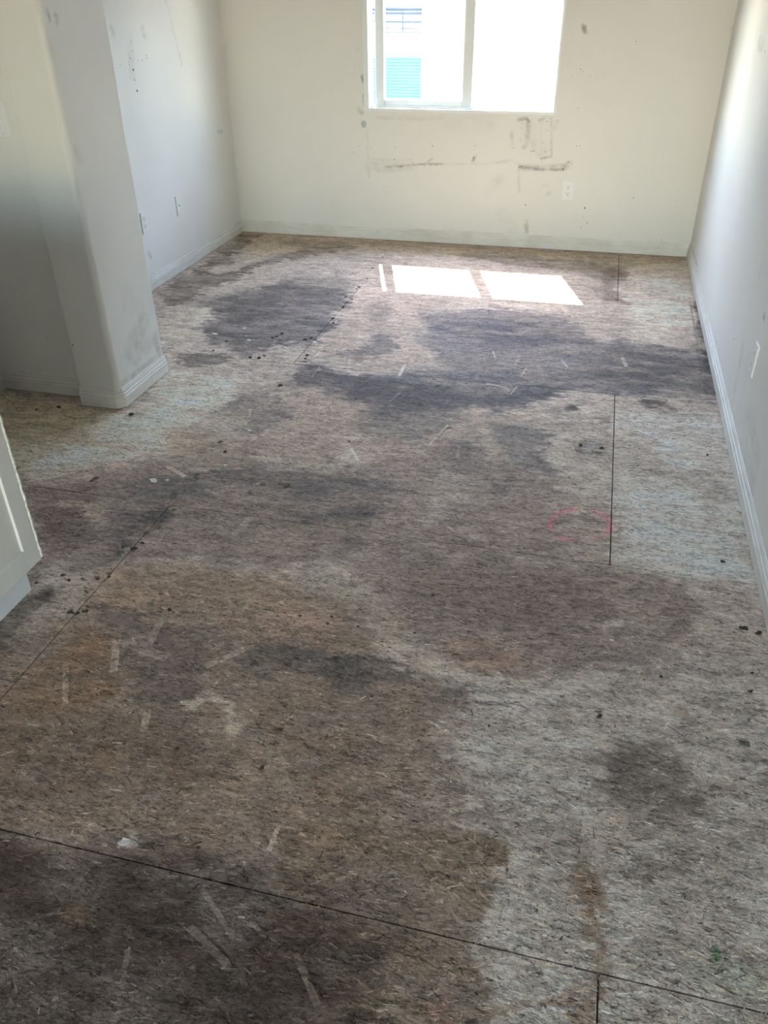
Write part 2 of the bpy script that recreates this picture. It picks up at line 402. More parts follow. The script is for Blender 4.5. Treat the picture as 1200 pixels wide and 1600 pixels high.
# pink marker ring
for a0, a1 in ((165, 215), (228, 262), (300, 372), (10, 60), (105, 130)):
    ST((216, 104, 124), [(905 + 46 * math.cos(math.radians(a)), 820 + 25 * math.sin(math.radians(a))) for a in np.linspace(a0, a1, 7)], .013, .62, .016, .008, .35)
# ---- the big brown water stain
S((139, 126, 115), [(560,880),(700,868),(860,885),(960,893),(1040,905),(1075,945),(1087,985),(1060,1005),(1010,1040),(960,1047),(880,1047),(810,1062),(740,1047),(700,1030),(640,1005),(605,975),(595,940)], .90, .035, .05, .12)
S((106, 92, 86), [(640,880),(800,890),(900,905),(960,950),(900,1000),(820,1010),(700,980),(640,940)], .55, .10, .08, .2)
S((136, 114, 99), [(690,1000),(760,1000),(810,1030),(810,1058),(745,1045),(700,1028)], .6, .04, .04, .2)
S((142, 120, 104), [(640,895),(700,905),(760,930),(720,950),(650,930)], .35, .05, .06, .4)
S((160, 151, 138), [(985,968),(1030,965),(1045,990),(1020,1012),(990,1005)], .7, .04, .05, .25)
S((118, 108, 98), [(1035,955),(1075,945),(1087,985),(1050,998)], .5, .03, .03, .2)
S((196, 188, 176), [(943,968),(972,966),(974,976),(948,980)], .9, .010, .015, .1)
ST((100, 86, 76), [(700,1030),(740,1048),(810,1062),(880,1048),(960,1047)], .008, .4, .012, .015, .3)
S((182, 168, 152), [(540,985),(600,975),(640,1000),(700,1030),(745,1048),(720,1060),(660,1045),(600,1030),(560,1030),(530,1010)], .75, .035, .05, .25)
# ---- brown left half
S((124, 106, 88), [(-120,1020),(110,965),(180,900),(420,900),(560,950),(600,1010),(700,1080),(720,1160),(680,1280),(560,1330),(300,1330),(-300,1290)], .80, .12, .08, .1)
S((152, 133, 115), [(150,905),(260,890),(420,895),(520,920),(540,970),(480,985),(380,970),(300,960),(200,960),(130,955)], .75, .06, .07, .2)
S((124, 102, 80), [(60,1020),(110,985),(185,995),(190,1030),(180,1080),(120,1110),(40,1130),(0,1110)], .75, .05, .06, .2)
S((90, 83, 78), [(185,1010),(260,990),(330,1010),(340,1050),(320,1090),(260,1110),(200,1090)], .7, .06, .08, .3)
S((92, 86, 82), [(130,955),(240,965),(330,985),(400,1000),(330,1010),(240,990),(150,985)], .6, .04, .07, .3)
S((158, 134, 118), [(430,965),(500,950),(530,975),(510,1005),(450,1012)], .55, .05, .06, .2)
S((166, 152, 136), [(500,910),(590,900),(600,970),(560,980),(520,950)], .5, .06, .06, .2)
S((84, 82, 80), [(385,1012),(470,1015),(540,1030),(600,1020),(660,1055),(600,1075),(560,1100),(520,1085),(450,1065),(390,1060)], .72, .04, .06, .4)
S((92, 92, 92), [(660,1085),(740,1065),(790,1085),(780,1115),(720,1115),(670,1105)], .55, .04, .06, .4)
for k in range(6):
    ST((70, 69, 68), [(528 + k * 11, 1032), (520 + k * 11, 1075)], .006, .6, .004, .003, .3)
    ST((84, 84, 84), [(700 + k * 14, 1068), (696 + k * 14, 1108)], .006, .5, .004, .003, .3)
ST((190, 178, 160), [(300,1100),(330,1080),(355,1100),(370,1140)], .030, .6, .02, .02, .4)
S((196, 180, 152), [(357,1130),(378,1130),(376,1150),(360,1148)], .8, .012, .015, .1)
S((58, 50, 44), [(-40,940),(50,925),(80,935),(60,960),(30,985),(0,1010),(-60,1020)], .85, .05, .06, .25)
S((150, 136, 120), [(60,945),(120,920),(130,945),(70,990),(20,1040),(0,1020)], .4, .05, .05, .3)
S((92, 78, 64), [(-200,1130),(80,1130),(250,1110),(330,1160),(300,1230),(150,1260),(-250,1260)], .6, .10, .09, .3)
S((150, 128, 104), [(120,1190),(220,1190),(260,1230),(160,1240)], .4, .04, .05, .5)
S((128, 112, 96), [(430,1120),(560,1110),(640,1150),(620,1250),(520,1290),(430,1230)], .5, .08, .07, .3)
# ---- lower right, pale
S((172, 164, 152), [(760,1075),(960,1060),(1200,1030),(1330,1000),(1330,1700),(780,1700),(755,1560),(752,1470),(775,1400),(800,1330),(760,1250),(740,1150)], .85, .05, .05, .1)
S((92, 84, 77), [(930,1190),(980,1165),(1060,1180),(1100,1215),(1085,1265),(1030,1285),(960,1270)], .82, .06, .05, .2)
S((104, 96, 88), [(1000,1355),(1060,1350),(1090,1370),(1060,1392),(1015,1388)], .65, .05, .05, .25)
S((122, 112, 100), [(1050,1400),(1150,1410),(1190,1450),(1120,1460),(1060,1440)], .35, .06, .06, .4)
S((152, 132, 118), [(890,1285),(980,1280),(1000,1310),(940,1345),(890,1320)], .4, .05, .05, .2)
ST((122, 100, 78), [(905,1340),(925,1370),(945,1410),(930,1450),(925,1490),(945,1515),(925,1555),(905,1580)], .032, .62, .014, .035, .3)
S((110, 86, 62), [(885,1355),(935,1350),(950,1385),(910,1400)], .6, .03, .05, .3)
S((92, 72, 50), [(912,1525),(935,1522),(938,1560),(910,1560)], .7, .03, .03, .3)
ST((128, 108, 90), [(1020,1085),(1050,1100),(1065,1115),(1080,1135)], .014, .6, .014, .015, .2)
S((202, 196, 184), [(1035,1125),(1065,1125),(1070,1138),(1040,1136)], .6, .015, .02, .2)
S((150, 138, 126), [(1190,1020),(1215,1010),(1210,1080),(1190,1075)], .6, .03, .03, .3)
S((190, 184, 172), [(1100,1090),(1190,1060),(1230,1120),(1150,1150)], .45, .05, .06, .3)
# ---- lower left, dark, with its water line
S((120, 104, 86), [(430,1290),(600,1290),(690,1295),(795,1316),(800,1335),(772,1395),(752,1470),(775,1540),(760,1700),(400,1700)], .85, .022, .035, .15)
S((84, 71, 59), [(-400,1290),(120,1320),(330,1310),(470,1350),(560,1400),(610,1460),(630,1700),(-700,1700)], .8, .10, .08, .25)
S((62, 52, 44), [(-500,1340),(60,1310),(300,1350),(450,1420),(560,1500),(600,1700),(-600,1700)], .75, .14, .09, .2)
ST((80, 62, 46), [(700,1290),(745,1320),(790,1312),(785,1360),(765,1400),(752,1465),(772,1530),(765,1555)], .006, .6, .010, .010, .2)
ST((112, 96, 78), [(650,1255),(720,1300),(795,1330)], .010, .5, .010, .012, .2)
ST((120, 98, 78), [(760,1575),(820,1565),(880,1560),(900,1540)], .018, .55, .012, .016, .2)
S((168, 104, 104), [(668,1600),(690,1560),(700,1535),(725,1530),(720,1555),(700,1590),(690,1640)], .45, .025, .03, .4)
S((168, 160, 148), [(180,1310),(205,1300),(208,1318),(190,1326)], .75, .012, .02, .2)
S((150, 124, 92), [(80,1425),(120,1415),(118,1450),(90,1450)], .4, .03, .03, .3)
S((150, 134, 112), [(440,1335),(480,1338),(472,1352),(445,1350)], .6, .015, .02, .2)
# green paint
S((44, 120, 62), [(1108,1482),(1116,1478),(1123,1490),(1124,1502),(1117,1502),(1114,1492)], .97, .005, .006, .0)
S((120, 144, 116), [(1075,1500),(1130,1510),(1200,1540),(1260,1600),(1140,1600),(1085,1560)], .35, .05, .05, .5)
S((112, 140, 112), [(1010,1395),(1030,1400),(1025,1420),(1008,1415)], .4, .02, .03, .3)
#STAINS_END

def floor_color(x, y):
    c = np.tile(lin(BASE), (len(x), 1))
    n1 = fbm(x * 5, y * 7, 3, 4); n2 = fbm(x * 5 + 40, y * 7 + 9, 31, 4)
    p1 = fbm(x * 9, y * 22, 77, 4); p2 = fbm(x * 3, y * 5, 91, 3)
    f1 = fbm(x * 26, y * 60, 5, 3); f2 = fbm(x * 26 + 7, y * 60, 55, 3)
    for (color, P, op, soft, warp, patch, width) in STAINS:
        P = np.array(P); pad = soft + warp * 2.4 + (width or 0) + .02
        k = np.where((x > P[:, 0].min() - pad) & (x < P[:, 0].max() + pad) & (y > P[:, 1].min() - pad) & (y < P[:, 1].max() + pad))[0]
        if not len(k): continue
        wx = x[k] + warp * 1.2 * (n1[k] + .8 * f1[k]); wy = y[k] + warp * .9 * (n2[k] + .8 * f2[k])
        sdv = (width / 2 - dist_line(wx, wy, P)) if width else sdist_poly(wx, wy, P)
        soft = soft * .55; a = sstep(-soft, soft, sdv) * op; patch = max(patch, .15)
        if patch: a = a * np.clip(1 - patch + patch * 2.6 * (p1[k] + .4 * p2[k] + .12), 0, 1.05)
        a = np.clip(a, 0, 1)[:, None]
        c[k] = c[k] * (1 - a) + lin(color) * a
    # general unevenness of the dirt, and strands that took the stain differently
    g = 1 + .20 * p2 + .26 * p1 + .20 * f1
    return np.minimum(np.maximum(c * g[:, None] * np.array([1.34, 1.255, 1.22]), .008), np.array([.68, .645, .59]))

floor = box('floor', XO - .1, XW + .1, YR - .05, YW + .1, -.06, -.0185, M['subbase'], kind='structure')
GAP = .0018
def panel(x0, x1, y0, y1, step):
    x0 = max(x0, XO + .001 if y1 < NY - .17 or y0 < 1 else XK - .02); x1 = min(x1, XW - .0005); y1 = min(y1, YW - .0005)
    x0 += GAP; x1 -= GAP; y0 += GAP; y1 -= GAP
    if x1 - x0 < .02 or y1 - y0 < .02: return
    us = lines(x0, x1, step); vv = lines(y0, y1, step)
    # skirt: one extra row all round, dropped to the underside
    us2 = np.r_[us[0], us, us[-1]]; vv2 = np.r_[vv[0], vv, vv[-1]]
    def place(U, V):
        nu, nv = len(us2), len(vv2)
        Z = np.zeros((nv, nu)); Z[0, :] = Z[-1, :] = -.018; Z[:, 0] = Z[:, -1] = -.018
        return np.c_[U, V, Z.ravel()]
    U, V = np.meshgrid(us2, vv2)
    cc = floor_color(U.ravel(), V.ravel()).reshape(len(vv2), len(us2), 3)
    me = grid_mesh('panel', us2, vv2, place, colors=cc.reshape(-1, 3))
    me.shade_flat()
    link('panel', me, M['osb'], floor)
rows = [(3.662, 5.0, [0.0, -2.44]), (2.446, 3.662, [-1.436]), (1.220, 2.446, [0.0, -2.44]), (0.0, 1.220, [-1.436]), (-1.22, 0.0, [0.0, -2.44]), (YR, -1.22, [-1.436])]
for y0, y1, cuts in rows:
    step = .008 if y1 > -.2 else .08
    xs = sorted([-9.] + cuts + [9.])
    for a, b in zip(xs[:-1], xs[1:]):
        if y0 == 0.0 and b == -1.436:
            panel(a, b, 0.0, .378, step); panel(a, b, .378, y1, step); continue
        if y0 == -1.22:
            panel(a, b, y0, -.45, .08) if False else None
        panel(a, b, y0, y1, step if y0 != -1.22 else .011)

# ================================================================== WALLS
def grime_field(marks, axis, val, U, V, uv):
    """marks: (pixel polyline, width m, strength, soft); uv picks two of the 3 coordinates"""
    g = np.zeros(len(U)); n = fbm(U * 30, V * 30, 8, 3); n2 = fbm(U * 9, V * 9, 18, 3)
    for pts, wd, st, soft in marks:
        L = [on(axis, val, *p) for p in pts]; L = np.array([(q[uv[0]], q[uv[1]]) for q in L])
        pad = wd + soft + .03
        k = np.where((U > L[:, 0].min() - pad) & (U < L[:, 0].max() + pad) & (V > L[:, 1].min() - pad) & (V < L[:, 1].max() + pad))[0]
        if not len(k): continue
        d = dist_line(U[k] + .006 * n[k], V[k] + .006 * n[k], L)
        a = sstep(wd / 2 + soft, wd / 2, d) * st * np.clip(.8 + 1.2 * n[k] + .3 * n2[k], 0, 1.4)
        g[k] = np.maximum(g[k], a)
    return g + np.clip(.05 * n2 - .012, 0, .04)
back_marks = [
    ([(576,262),(577,248),(610,250),(645,250)], .004, .16, .006), ([(602,261),(640,258),(662,256),(690,256)], .006, .55, .006),
    ([(577,258),(600,262),(640,259)], .03, .16, .03), ([(664,257),(675,248)], .008, .4, .008), ([(690,256),(760,256),(800,250),(812,256)], .006, .14, .010),
    ([(812,261),(840,264),(870,265),(880,264)], .010, .75, .008), ([(815,262),(850,263),(885,260),(890,256)], .020, .35, .018),
    ([(810,187),(823,185),(827,190)], .010, .6, .008), ([(826,192),(824,215),(820,228)], .016, .3, .018), ([(843,188),(852,184),(861,186)], .008, .35, .008),
    ([(861,190),(862,244)], .006, .28, .008), ([(862,244),(845,248)], .008, .5, .006), ([(846,190),(845,235)], .010, .12, .010), ([(824,200),(846,235)], .05, .10, .04),
    ([(800,207),(800,225)], .012, .22, .010), ([(866,200),(870,190)], .012, .18, .012), ([(740,250),(742,245)], .012, .5, .008),
    ([(822,345),(824,362)], .012, .32, .012), ([(810,262),(812,300)], .006, .14, .010), ([(590,184),(660,186),(690,184)], .010, .14, .010),
    ([(573,205),(577,275)], .006, .18, .010), ([(910,40),(914,50)], .014, .6, .008), ([(915,41),(916,52)], .008, .5, .006),
    ([(762,300),(778,280)], .03, .10, .03), ([(566,118),(568,130)], .010, .8, .006), ([(568,150),(570,165)], .010, .5, .010),
    ([(560,170),(566,176)], .014, .3, .010), ([(820,377),(905,379)], .004, .5, .003), ([(700,365),(708,362)], .008, .5, .006),
    ([(380,352),(520,358),(700,366)], .005, .35, .006), ([(1146,42),(1143,50)], .010, .3, .010), ([(1085,385),(1050,384)], .006, .35, .006),
    ([(850,290),(858,300)], .02, .14, .015), ([(700,190),(760,196)], .05, .06, .05), ([(786,335),(805,370)], .04, .08, .04)]
left_marks = [([(258,-5),(268,35),(283,98)], .010, .16, .012), ([(281,85),(284,102)], .008, .4, .006), ([(203,60),(207,120)], .03, .14, .03),
    ([(174,45),(177,52)], .02, .22, .02), ([(223,45),(226,55)], .02, .2, .02), ([(340,205),(347,206)], .012, .3, .010), ([(233,395),(236,402)], .016, .4, .010),
    ([(219,345),(219,352)], .010, .3, .008), ([(229,399),(235,395)], .006, .3, .006)]
right_marks = [([(1186,66),(1192,72)], .03, .3, .02), ([(1150,650),(1180,660)], .05, .08, .05), ([(1160,545),(1150,600),(1142,640)], .03, .16, .03), ([(1170,640),(1185,720)], .03, .14, .03),
    ([(1186,430),(1192,410)], .006, .25, .01), ([(1190,1000),(1185,900)], .05, .08, .05), ([(1080,385),(1091,420)], .004, .8, .003), ([(1193,490),(1195,498)], .010, .7, .008), ([(1160,700),(1175,760)], .05, .14, .05)]
YS = YW + .14
# ---- back wall with the window opening
def wall_grid(name, us, vv, place, marks, axis, val, uv, keep=None, flip=False, putty=None, mat='wall'):
    U, V = np.meshgrid(us, vv); U = U.ravel(); V = V.ravel()
    g = grime_field(marks, axis, val, U, V, uv)
    p = np.zeros(len(U))
    if putty is not None:
        for (u, v, ru, rv) in putty:
            q = on(axis, val, u, v); d = np.hypot((U - q[uv[0]]) / ru, (V - q[uv[1]]) / rv); p = np.maximum(p, sstep(1.25, .85, d + .3 * fbm(U * 60, V * 60, 4, 2)))
    me = grid_mesh(name, us, vv, place, keep, floats={'grime': g, 'putty': p}, flip=flip)
    return link(name, me, M[mat])
us = lines(XL - .02, XW + .02, .006, (WX0, WX1)); vv = np.r_[lines(-.02, 1.45, .006, (WZ0,)), lines(1.5, ZC, .1, (WZ1,))]
wb = wall_grid('wall_back', us, vv, lambda U, V: np.c_[U, np.full(len(U), YW), V], back_marks, 1, YW, (0, 2),
               keep=lambda u, v: ~((u > WX0) & (u < WX1) & (v > WZ0) & (v < WZ1)), putty=[(568.5, 194, .016, .020)])
wb['kind'] = 'structure'
# thickness of the back wall: reveal faces and outer skin
boxes('wall_back_outer', [(XL - .1, WX0, YW + .012, YS, -.06, ZC + .1), (WX1, XW + .1, YW + .012, YS, -.06, ZC + .1), (WX0, WX1, YW + .012, YS, -.06, WZ0), (WX0, WX1, YW + .012, YS, WZ1, ZC + .1)], M['wall'], kind='structure')
boxes('trim_1', [(WX0 - .001, WX0 + .001, YW, YW + .013, WZ0, WZ1), (WX1 - .001, WX1 + .001, YW, YW + .013, WZ0, WZ1), (WX0, WX1, YW, YW + .013, WZ0 - .001, WZ0 + .001), (WX0, WX1, YW, YW + .013, WZ1 - .001, WZ1 + .001)], M['wall'], kind='structure')
# ---- left wall beyond the pillar
us = lines(PY1 - .3, YW + .01, .008); vv = np.r_[lines(-.02, 1.45, .008), lines(1.5, ZC, .1)]
o = wall_grid('wall_left', us, vv, lambda U, V: np.c_[np.full(len(U), XL), U, V], left_marks, 0, XL, (1, 2)); o['kind'] = 'structure'
box('wall_left_core', XL - .12, XL - .004, PY1 - .3, YS, -.06, ZC + .1, M['wall'], kind='structure')
# ---- right wall
us = np.r_[lines(YR, -.2, .2), lines(-.1, YW + .01, .008)]; vv = np.r_[lines(-.02, 1.45, .008), lines(1.5, ZC, .1)]
o = wall_grid('wall_right', us, vv, lambda U, V: np.c_[np.full(len(U), XW), U, V], right_marks, 0, XW, (1, 2), flip=True); o['kind'] = 'structure'
box('wall_right_core', XW + .004, XW + .12, YR - .1, YS, -.06, ZC + .1, M['wall'], kind='structure')
# ---- pillar with a rounded front corner and the short wall beside it
RB = .024
def pillar_profile():
    pts = []; kinds = []
    for x in np.linspace(XK - .02, PXL, 60): pts.append((x, NY))
    pts.append((PXL, NY - .001))
    for y in np.linspace(NY - .004, PY0 + .006, 9): pts.append((PXL, y))
    for a in np.linspace(180, 270, 5)[1:]: pts.append((PXL + .004 + .004 * math.cos(math.radians(a)), PY0 + .004 + .004 * math.sin(math.radians(a))))
    for x in np.linspace(PXL + .008, PX - RB, 22)[1:]: pts.append((x, PY0))
    for a in np.linspace(-90, 0, 10)[1:]: pts.append((PX - RB + RB * math.cos(math.radians(a)), PY0 + RB + RB * math.sin(math.radians(a))))
    for y in np.linspace(PY0 + RB, PY1 - .012, 48)[1:]: pts.append((PX, y))
    for a in np.linspace(0, 90, 6)[1:]: pts.append((PX - .012 + .012 * math.cos(math.radians(a)), PY1 - .012 + .012 * math.sin(math.radians(a))))
    for x in np.linspace(PX - .03, XL - .01, 20): pts.append((x, PY1))
    return np.array(pts)
prof = pillar_profile(); sl = np.r_[0, np.cumsum(np.hypot(*np.diff(prof, axis=0).T))]
vv = np.r_[lines(-.02, 1.5, .009), lines(1.6, ZC, .1)]
idx = np.arange(len(prof)); U, V = np.meshgrid(idx, vv); Ui = U.ravel().astype(int); Vz = V.ravel()
px_, py_ = prof[Ui, 0], prof[Ui, 1]
g = np.zeros(len(Ui))
sel = (np.abs(px_ - PX) < 1e-6)
pm = [([(74,18),(77,28)], .012, .45, .008), ([(87,24),(89,34)], .014, .45, .010), ([(76,70),(78,85)], .02, .2, .02), ([(82,106),(85,109)], .010, .45, .008), ([(93,168),(93,171)], .006, .9, .005),
      ([(120,235),(125,250)], .02, .16, .02), ([(225,505),(205,545)], .05, .22, .05), ([(243,525),(248,550)], .02, .4, .02), ([(210,560),(250,520)], .03, .16, .04), ([(220,535),(222,550)], .010, .35, .010), ([(200,470),(235,470)], .06, .10, .06), ([(190,600),(255,550)], .012, .3, .015)]
gg = grime_field(pm, 0, PX, py_[sel], Vz[sel], (1, 2)); g[sel] = gg
# patchy darker tone on the rounded corner
ang = (py_ < PY0 + RB - 1e-4) & (px_ > PX - RB + 1e-4)
nz = fbm(sl[Ui] * 60, Vz * 7, 12, 4)
g = np.maximum(g, ang * np.clip(.30 * nz - .04, 0, .25))        # noise patches only
g = np.maximum(g, np.clip(.05 * fbm(sl[Ui] * 8, Vz * 5, 66, 3), 0, .05))
me = grid_mesh('wall_pillar', idx, vv, lambda u, v: np.c_[px_, py_, Vz], floats={'grime': g, 'putty': np.zeros(len(g))})
o = link('wall_pillar', me, M['wall']); o['kind'] = 'structure'
for pl in me.polygons: pl.use_smooth = False
# ---- kitchen side wall, rear wall with an added, unseen glazed opening, ceiling
box('wall_return', XK - .12, XK, NY - .16, NY + .02, -.06, ZC + .1, M['wall'], kind='structure')
box('wall_pantry', XO - .1, XK - .12, NY - .16, NY + .02, -.06, ZC + .1, M['wall'], kind='structure')
box('wall_kitchen', XO - .12, XO, YR - .1, NY + .02, -.06, ZC + .1, M['wall'], kind='structure')
RX0, RX1, RZ1 = -.75, .35, 2.1
boxes('wall_rear', [(XO - .1, RX0, YR - .12, YR, -.06, ZC + .1), (RX1, XW + .1, YR - .12, YR, -.06, ZC + .1), (RX0, RX1, YR - .12, YR, RZ1, ZC + .1)], M['wall'], kind='structure')
box('ceiling', XO - .15, XW + .15, YR - .12, YS, ZC, ZC + .12, M['ceiling'], kind='structure')
dr = boxes('assumed_rear_opening', [(RX0, RX0 + .05, YR - .09, YR - .03, 0, RZ1), (RX1 - .05, RX1, YR - .09, YR - .03, 0, RZ1), (RX0, RX1, YR - .09, YR - .03, RZ1 - .05, RZ1), (RX0, RX1, YR - .09, YR - .03, 0, .05), (-.23, -.17, YR - .09, YR - .03, 0, RZ1)], M['vinyl'], kind='structure')  # unseen opening, assumed and added to let in light from behind
box('pane', RX0 + .04, -.22, YR - .065, YR - .06, .04, RZ1 - .04, M['glass'], dr); box('pane', -.18, RX1 - .04, YR - .06, YR - .055, .04, RZ1 - .04, M['glass'], dr)

# ---- baseboards: colonial profile (distance from wall face, height)
BP = [(0, 0), (.011, 0), (.012, .046), (.0095, .0485), (.0085, .0505), (.0105, .0535), (.0100, .058), (.0072, .0625), (.0050, .0640), (.0062, .0665), (.0058, .0715), (.0036, .0755), (.0026, .0765), (.0034, .079), (.0028, .0825), (.0012, .0837), (0, .0837)]
def baseboard(name, path, closed_ends=True, mat='base', parent=None, off=0.0):
    """path: list of ((x,y) on wall face, (nx,ny) outward mitre vector)"""
    bm = bmesh.new(); rings = []
    for (x, y), (nx, ny) in path:
        rings.append([bm.verts.new((x + nx * (d + off), y + ny * (d + off), max(z, .0030))) for d, z in BP])
    for a, b in zip(rings[:-1], rings[1:]):
        for i in range(len(BP)):
            j = (i + 1) % len(BP); bm.faces.new((a[i], a[j], b[j], b[i]))
    bm.faces.new(rings[0]); bm.faces.new(rings[-1][::-1])
    bmesh.ops.recalc_face_normals(bm, faces=bm.faces)
    me = bpy.data.meshes.new(name); bm.to_mesh(me); bm.free()
    o = link(name, me, M[mat], parent)
    if not parent: o['kind'] = 'structure'
    return o
def seg(name, p0, p1, n, m0=None, m1=None, nseg=24, parent=None, off=0.0):
    m0 = m0 or n; m1 = m1 or n; path = []
    for i in range(nseg + 1):
        f = i / nseg; q = (p0[0] + (p1[0] - p0[0]) * f, p0[1] + (p1[1] - p0[1]) * f)
        path.append((q, m0 if i == 0 else m1 if i == nseg else n))
    return baseboard(name, path, parent=parent, off=off)
seg('baseboard_back', (XL, YW), (XW, YW), (0, -1), (1, -1), (-1, -1))
seg('baseboard_left', (XL, PY1), (XL, YW), (1, 0), (1, 0), (1, -1))
seg('baseboard_right', (XW, YR), (XW, YW), (-1, 0), (-1, 0), (-1, -1))
bp = seg('baseboard_pillar', (PX, PY0 + RB), (PX, PY1), (1, 0), (1, 0), (1, 0))
seg('front_board', (PXL - .0005, PY0), (PX - RB, PY0), (0, -1), parent=bp, off=.0016)      # has come away from the wall a little
baseboard('corner_board', [((PX - RB + RB * math.cos(a), PY0 + RB + RB * math.sin(a)), (math.cos(a), math.sin(a))) for a in (math.radians(-90), math.radians(-80), math.radians(-10), math.radians(0))], parent=bp)
seg('baseboard_niche', (XK, NY), (PXL, NY), (0, -1), (1, -1), (0, -1), off=.0016)
seg('baseboard_kitchen', (XK, NY - .16), (XK, NY), (1, 0), (1, 0), (1, -1))
# ================================================================== WINDOW
win = empty('window_1', ((WX0 + WX1) / 2, YW, WZ0)); win['kind'] = 'structure'
wloc = Vector(win.location)
def wbox(name, lst, mat, parent=win, bev=.0015):
    o = boxes(name, [(a - wloc.x, b - wloc.x, c - wloc.y, d - wloc.y, e - wloc.z, f - wloc.z) for a, b, c, d, e, f in lst], M[mat], parent, bev); return o
FW = .030
# outer frame, with a thin lip on the room side
wbox('frame', [(WX0 - .002, WX0 + FW, YW - .003, YW + .11, WZ0, WZ1), (WX1 - .012, WX1 + .002, YW - .003, YW + .11, WZ0, WZ1),
               (WX0 + FW, WX1 - .012, YW - .003, YW + .11, WZ0 - .003, WZ0 + .014), (WX0 + FW, WX1 - .012, YW - .003, YW + .11, WZ1 - .014, WZ1 + .003)], 'vinyl')
wbox('track', [(WX0 + FW, WX1 - .012, YW + .030, YW + .036, WZ0 + .013, WZ0 + .026), (WX0 + FW, WX1 - .012, YW + .072, YW + .078, WZ0 + .013, WZ0 + .026),
               (WX0 + FW, WX1 - .012, YW + .030, YW + .036, WZ1 - .03, WZ1 - .013), (WX0 + FW, WX0 + FW + .005, YW + .06, YW + .066, WZ0 + .014, WZ1 - .014)], 'vinyl', bev=0)
# sliding sash (a finger's width open at the left)
SX0, SX1, SY0, SY1, SZ0, SZ1 = -1.606, -1.000, YW + .036, YW + .070, .813, 1.690
sash = wbox('sash', [(SX0, SX0 + .054, SY0, SY1, SZ0, SZ1), (SX1 - .060, SX1, SY0, SY1, SZ0, SZ1), (SX0 + .054, SX1 - .06, SY0, SY1, SZ0, SZ0 + .034), (SX0 + .054, SX1 - .06, SY0, SY1, SZ1 - .038, SZ1)], 'vinyl', bev=.003)
wbox('glazing_bead', [(SX0 + .053, SX0 + .059, SY0 + .008, SY1 - .008, SZ0 + .03, SZ1 - .035), (SX1 - .066, SX1 - .059, SY0 + .008, SY1 - .008, SZ0 + .03, SZ1 - .035),
                      (SX0 + .059, SX1 - .066, SY0 + .0085, SY1 - .0085, SZ0 + .033, SZ0 + .039)], 'vinyl', sash, 0)
wbox('pane', [(SX0 + .05, SX1 - .055, SY0 + .015, SY0 + .019, SZ0 + .03, SZ1 - .034)], 'glass', sash, 0)
# fixed light on the outer track
wbox('fixed_light', [(-1.062, -1.036, YW + .080, YW + .104, WZ0 + .012, WZ1 - .012), (WX1 - .020, WX1 - .010, YW + .080, YW + .104, WZ0 + .012, WZ1 - .012),
                     (-1.036, WX1 - .020, YW + .080, YW + .104, WZ0 + .012, WZ0 + .034), (-1.036, WX1 - .020, YW + .080, YW + .104, WZ1 - .04, WZ1 - .012)], 'vinyl', bev=.002)
wbox('pane', [(-1.045, WX1 - .016, YW + .090, YW + .094, WZ0 + .03, WZ1 - .03)], 'glass', win, 0)
wbox('seal', [(-1.072, -1.062, YW + .082, YW + .102, WZ0 + .03, WZ1 - .03)], 'vinyl_dark', win, 0)

# ================================================================== PLATES ON THE WALLS
def cyl(bm, c, r, h, axis=1, n=16, sx=1, sz=1):
    """disc of radius r lying in the local x/z plane, facing -y, from y=c.y to c.y-h"""
    a = [bm.verts.new((c[0] + r * sx * math.cos(2 * math.pi * i / n), c[1], c[2] + r * sz * math.sin(2 * math.pi * i / n))) for i in range(n)]
    b = [bm.verts.new((v.co.x, c[1] - h, v.co.z)) for v in a]
    for i in range(n): bm.faces.new((a[i], a[(i + 1) % n], b[(i + 1) % n], b[i]))
    bm.faces.new(b)
def disc(name, c, r, h, mat, parent, sx=1, sz=1, n=16):
    bm = bmesh.new(); cyl(bm, c, r, h, n=n, sx=sx, sz=sz); bmesh.ops.recalc_face_normals(bm, faces=bm.faces)
    me = bpy.data.meshes.new(name); bm.to_mesh(me); bm.free(); return link(name, me, M[mat], parent)
def plate_body(parent, mat, w=.070, h=.1145, d=.0055):
    bm = bmesh.new(); bm_box(bm, -w / 2, w / 2, -d, .001, -h / 2, h / 2)
    ed = [e for e in bm.edges if all(v.co.y < -d * .5 for v in e.verts)]
    bmesh.ops.bevel(bm, geom=ed, offset=.0035, segments=3, affect='EDGES')
    me = bpy.data.meshes.new('cover_plate'); bm.to_mesh(me); bm.free(); return link('cover_plate', me, M[mat], parent)
def outlet(name, loc, rz, label, mat='plate', tilt=0):
    e = empty(name, loc, (0, tilt, rz)); tag(e, label, 'outlet')
    plate_body(e, mat)
    for s in (1, -1):
        z = .0195 * s
        f = disc('receptacle', (0, -.005, z), .0170, .0018, mat, e, 1, .84, 20)
        for x, hh in ((-.0063, .0085), (.0063, .0072)): box('slot', x - .0011, x + .0011, -.0072, -.0060, z + .0035 - hh / 2, z + .0035 + hh / 2, M['slot'], f)
        disc('ground_hole', (0, -.0060, z - .0072), .0026, .0012, 'slot', f, n=10)
    disc('screw', (0, -.005, 0), .0028, .0012, 'screw' if mat == 'plate' else mat, e, n=10)
    return e
outlet('wall_outlet', (-.363, YW, .3655), 0, 'white duplex outlet on the cream wall below the window', tilt=math.radians(1))
outlet('wall_outlet', (XL, 3.318, .366), math.radians(90), 'painted-over duplex outlet on the white wall close behind the pillar', 'plate_painted')
outlet('wall_outlet', (XW, 2.034, .362), math.radians(-90), 'white duplex outlet on the wall opposite the pillar')
e = empty('coax_plate', (XL, 3.740, .366), (0, 0, math.radians(90))); tag(e, 'painted blank cable plate with one dark round hole in the middle', 'wall plate')
plate_body(e, 'plate_painted'); disc('cable_hole', (0, -.0050, 0), .0050, .0010, 'slot', e, n=12)
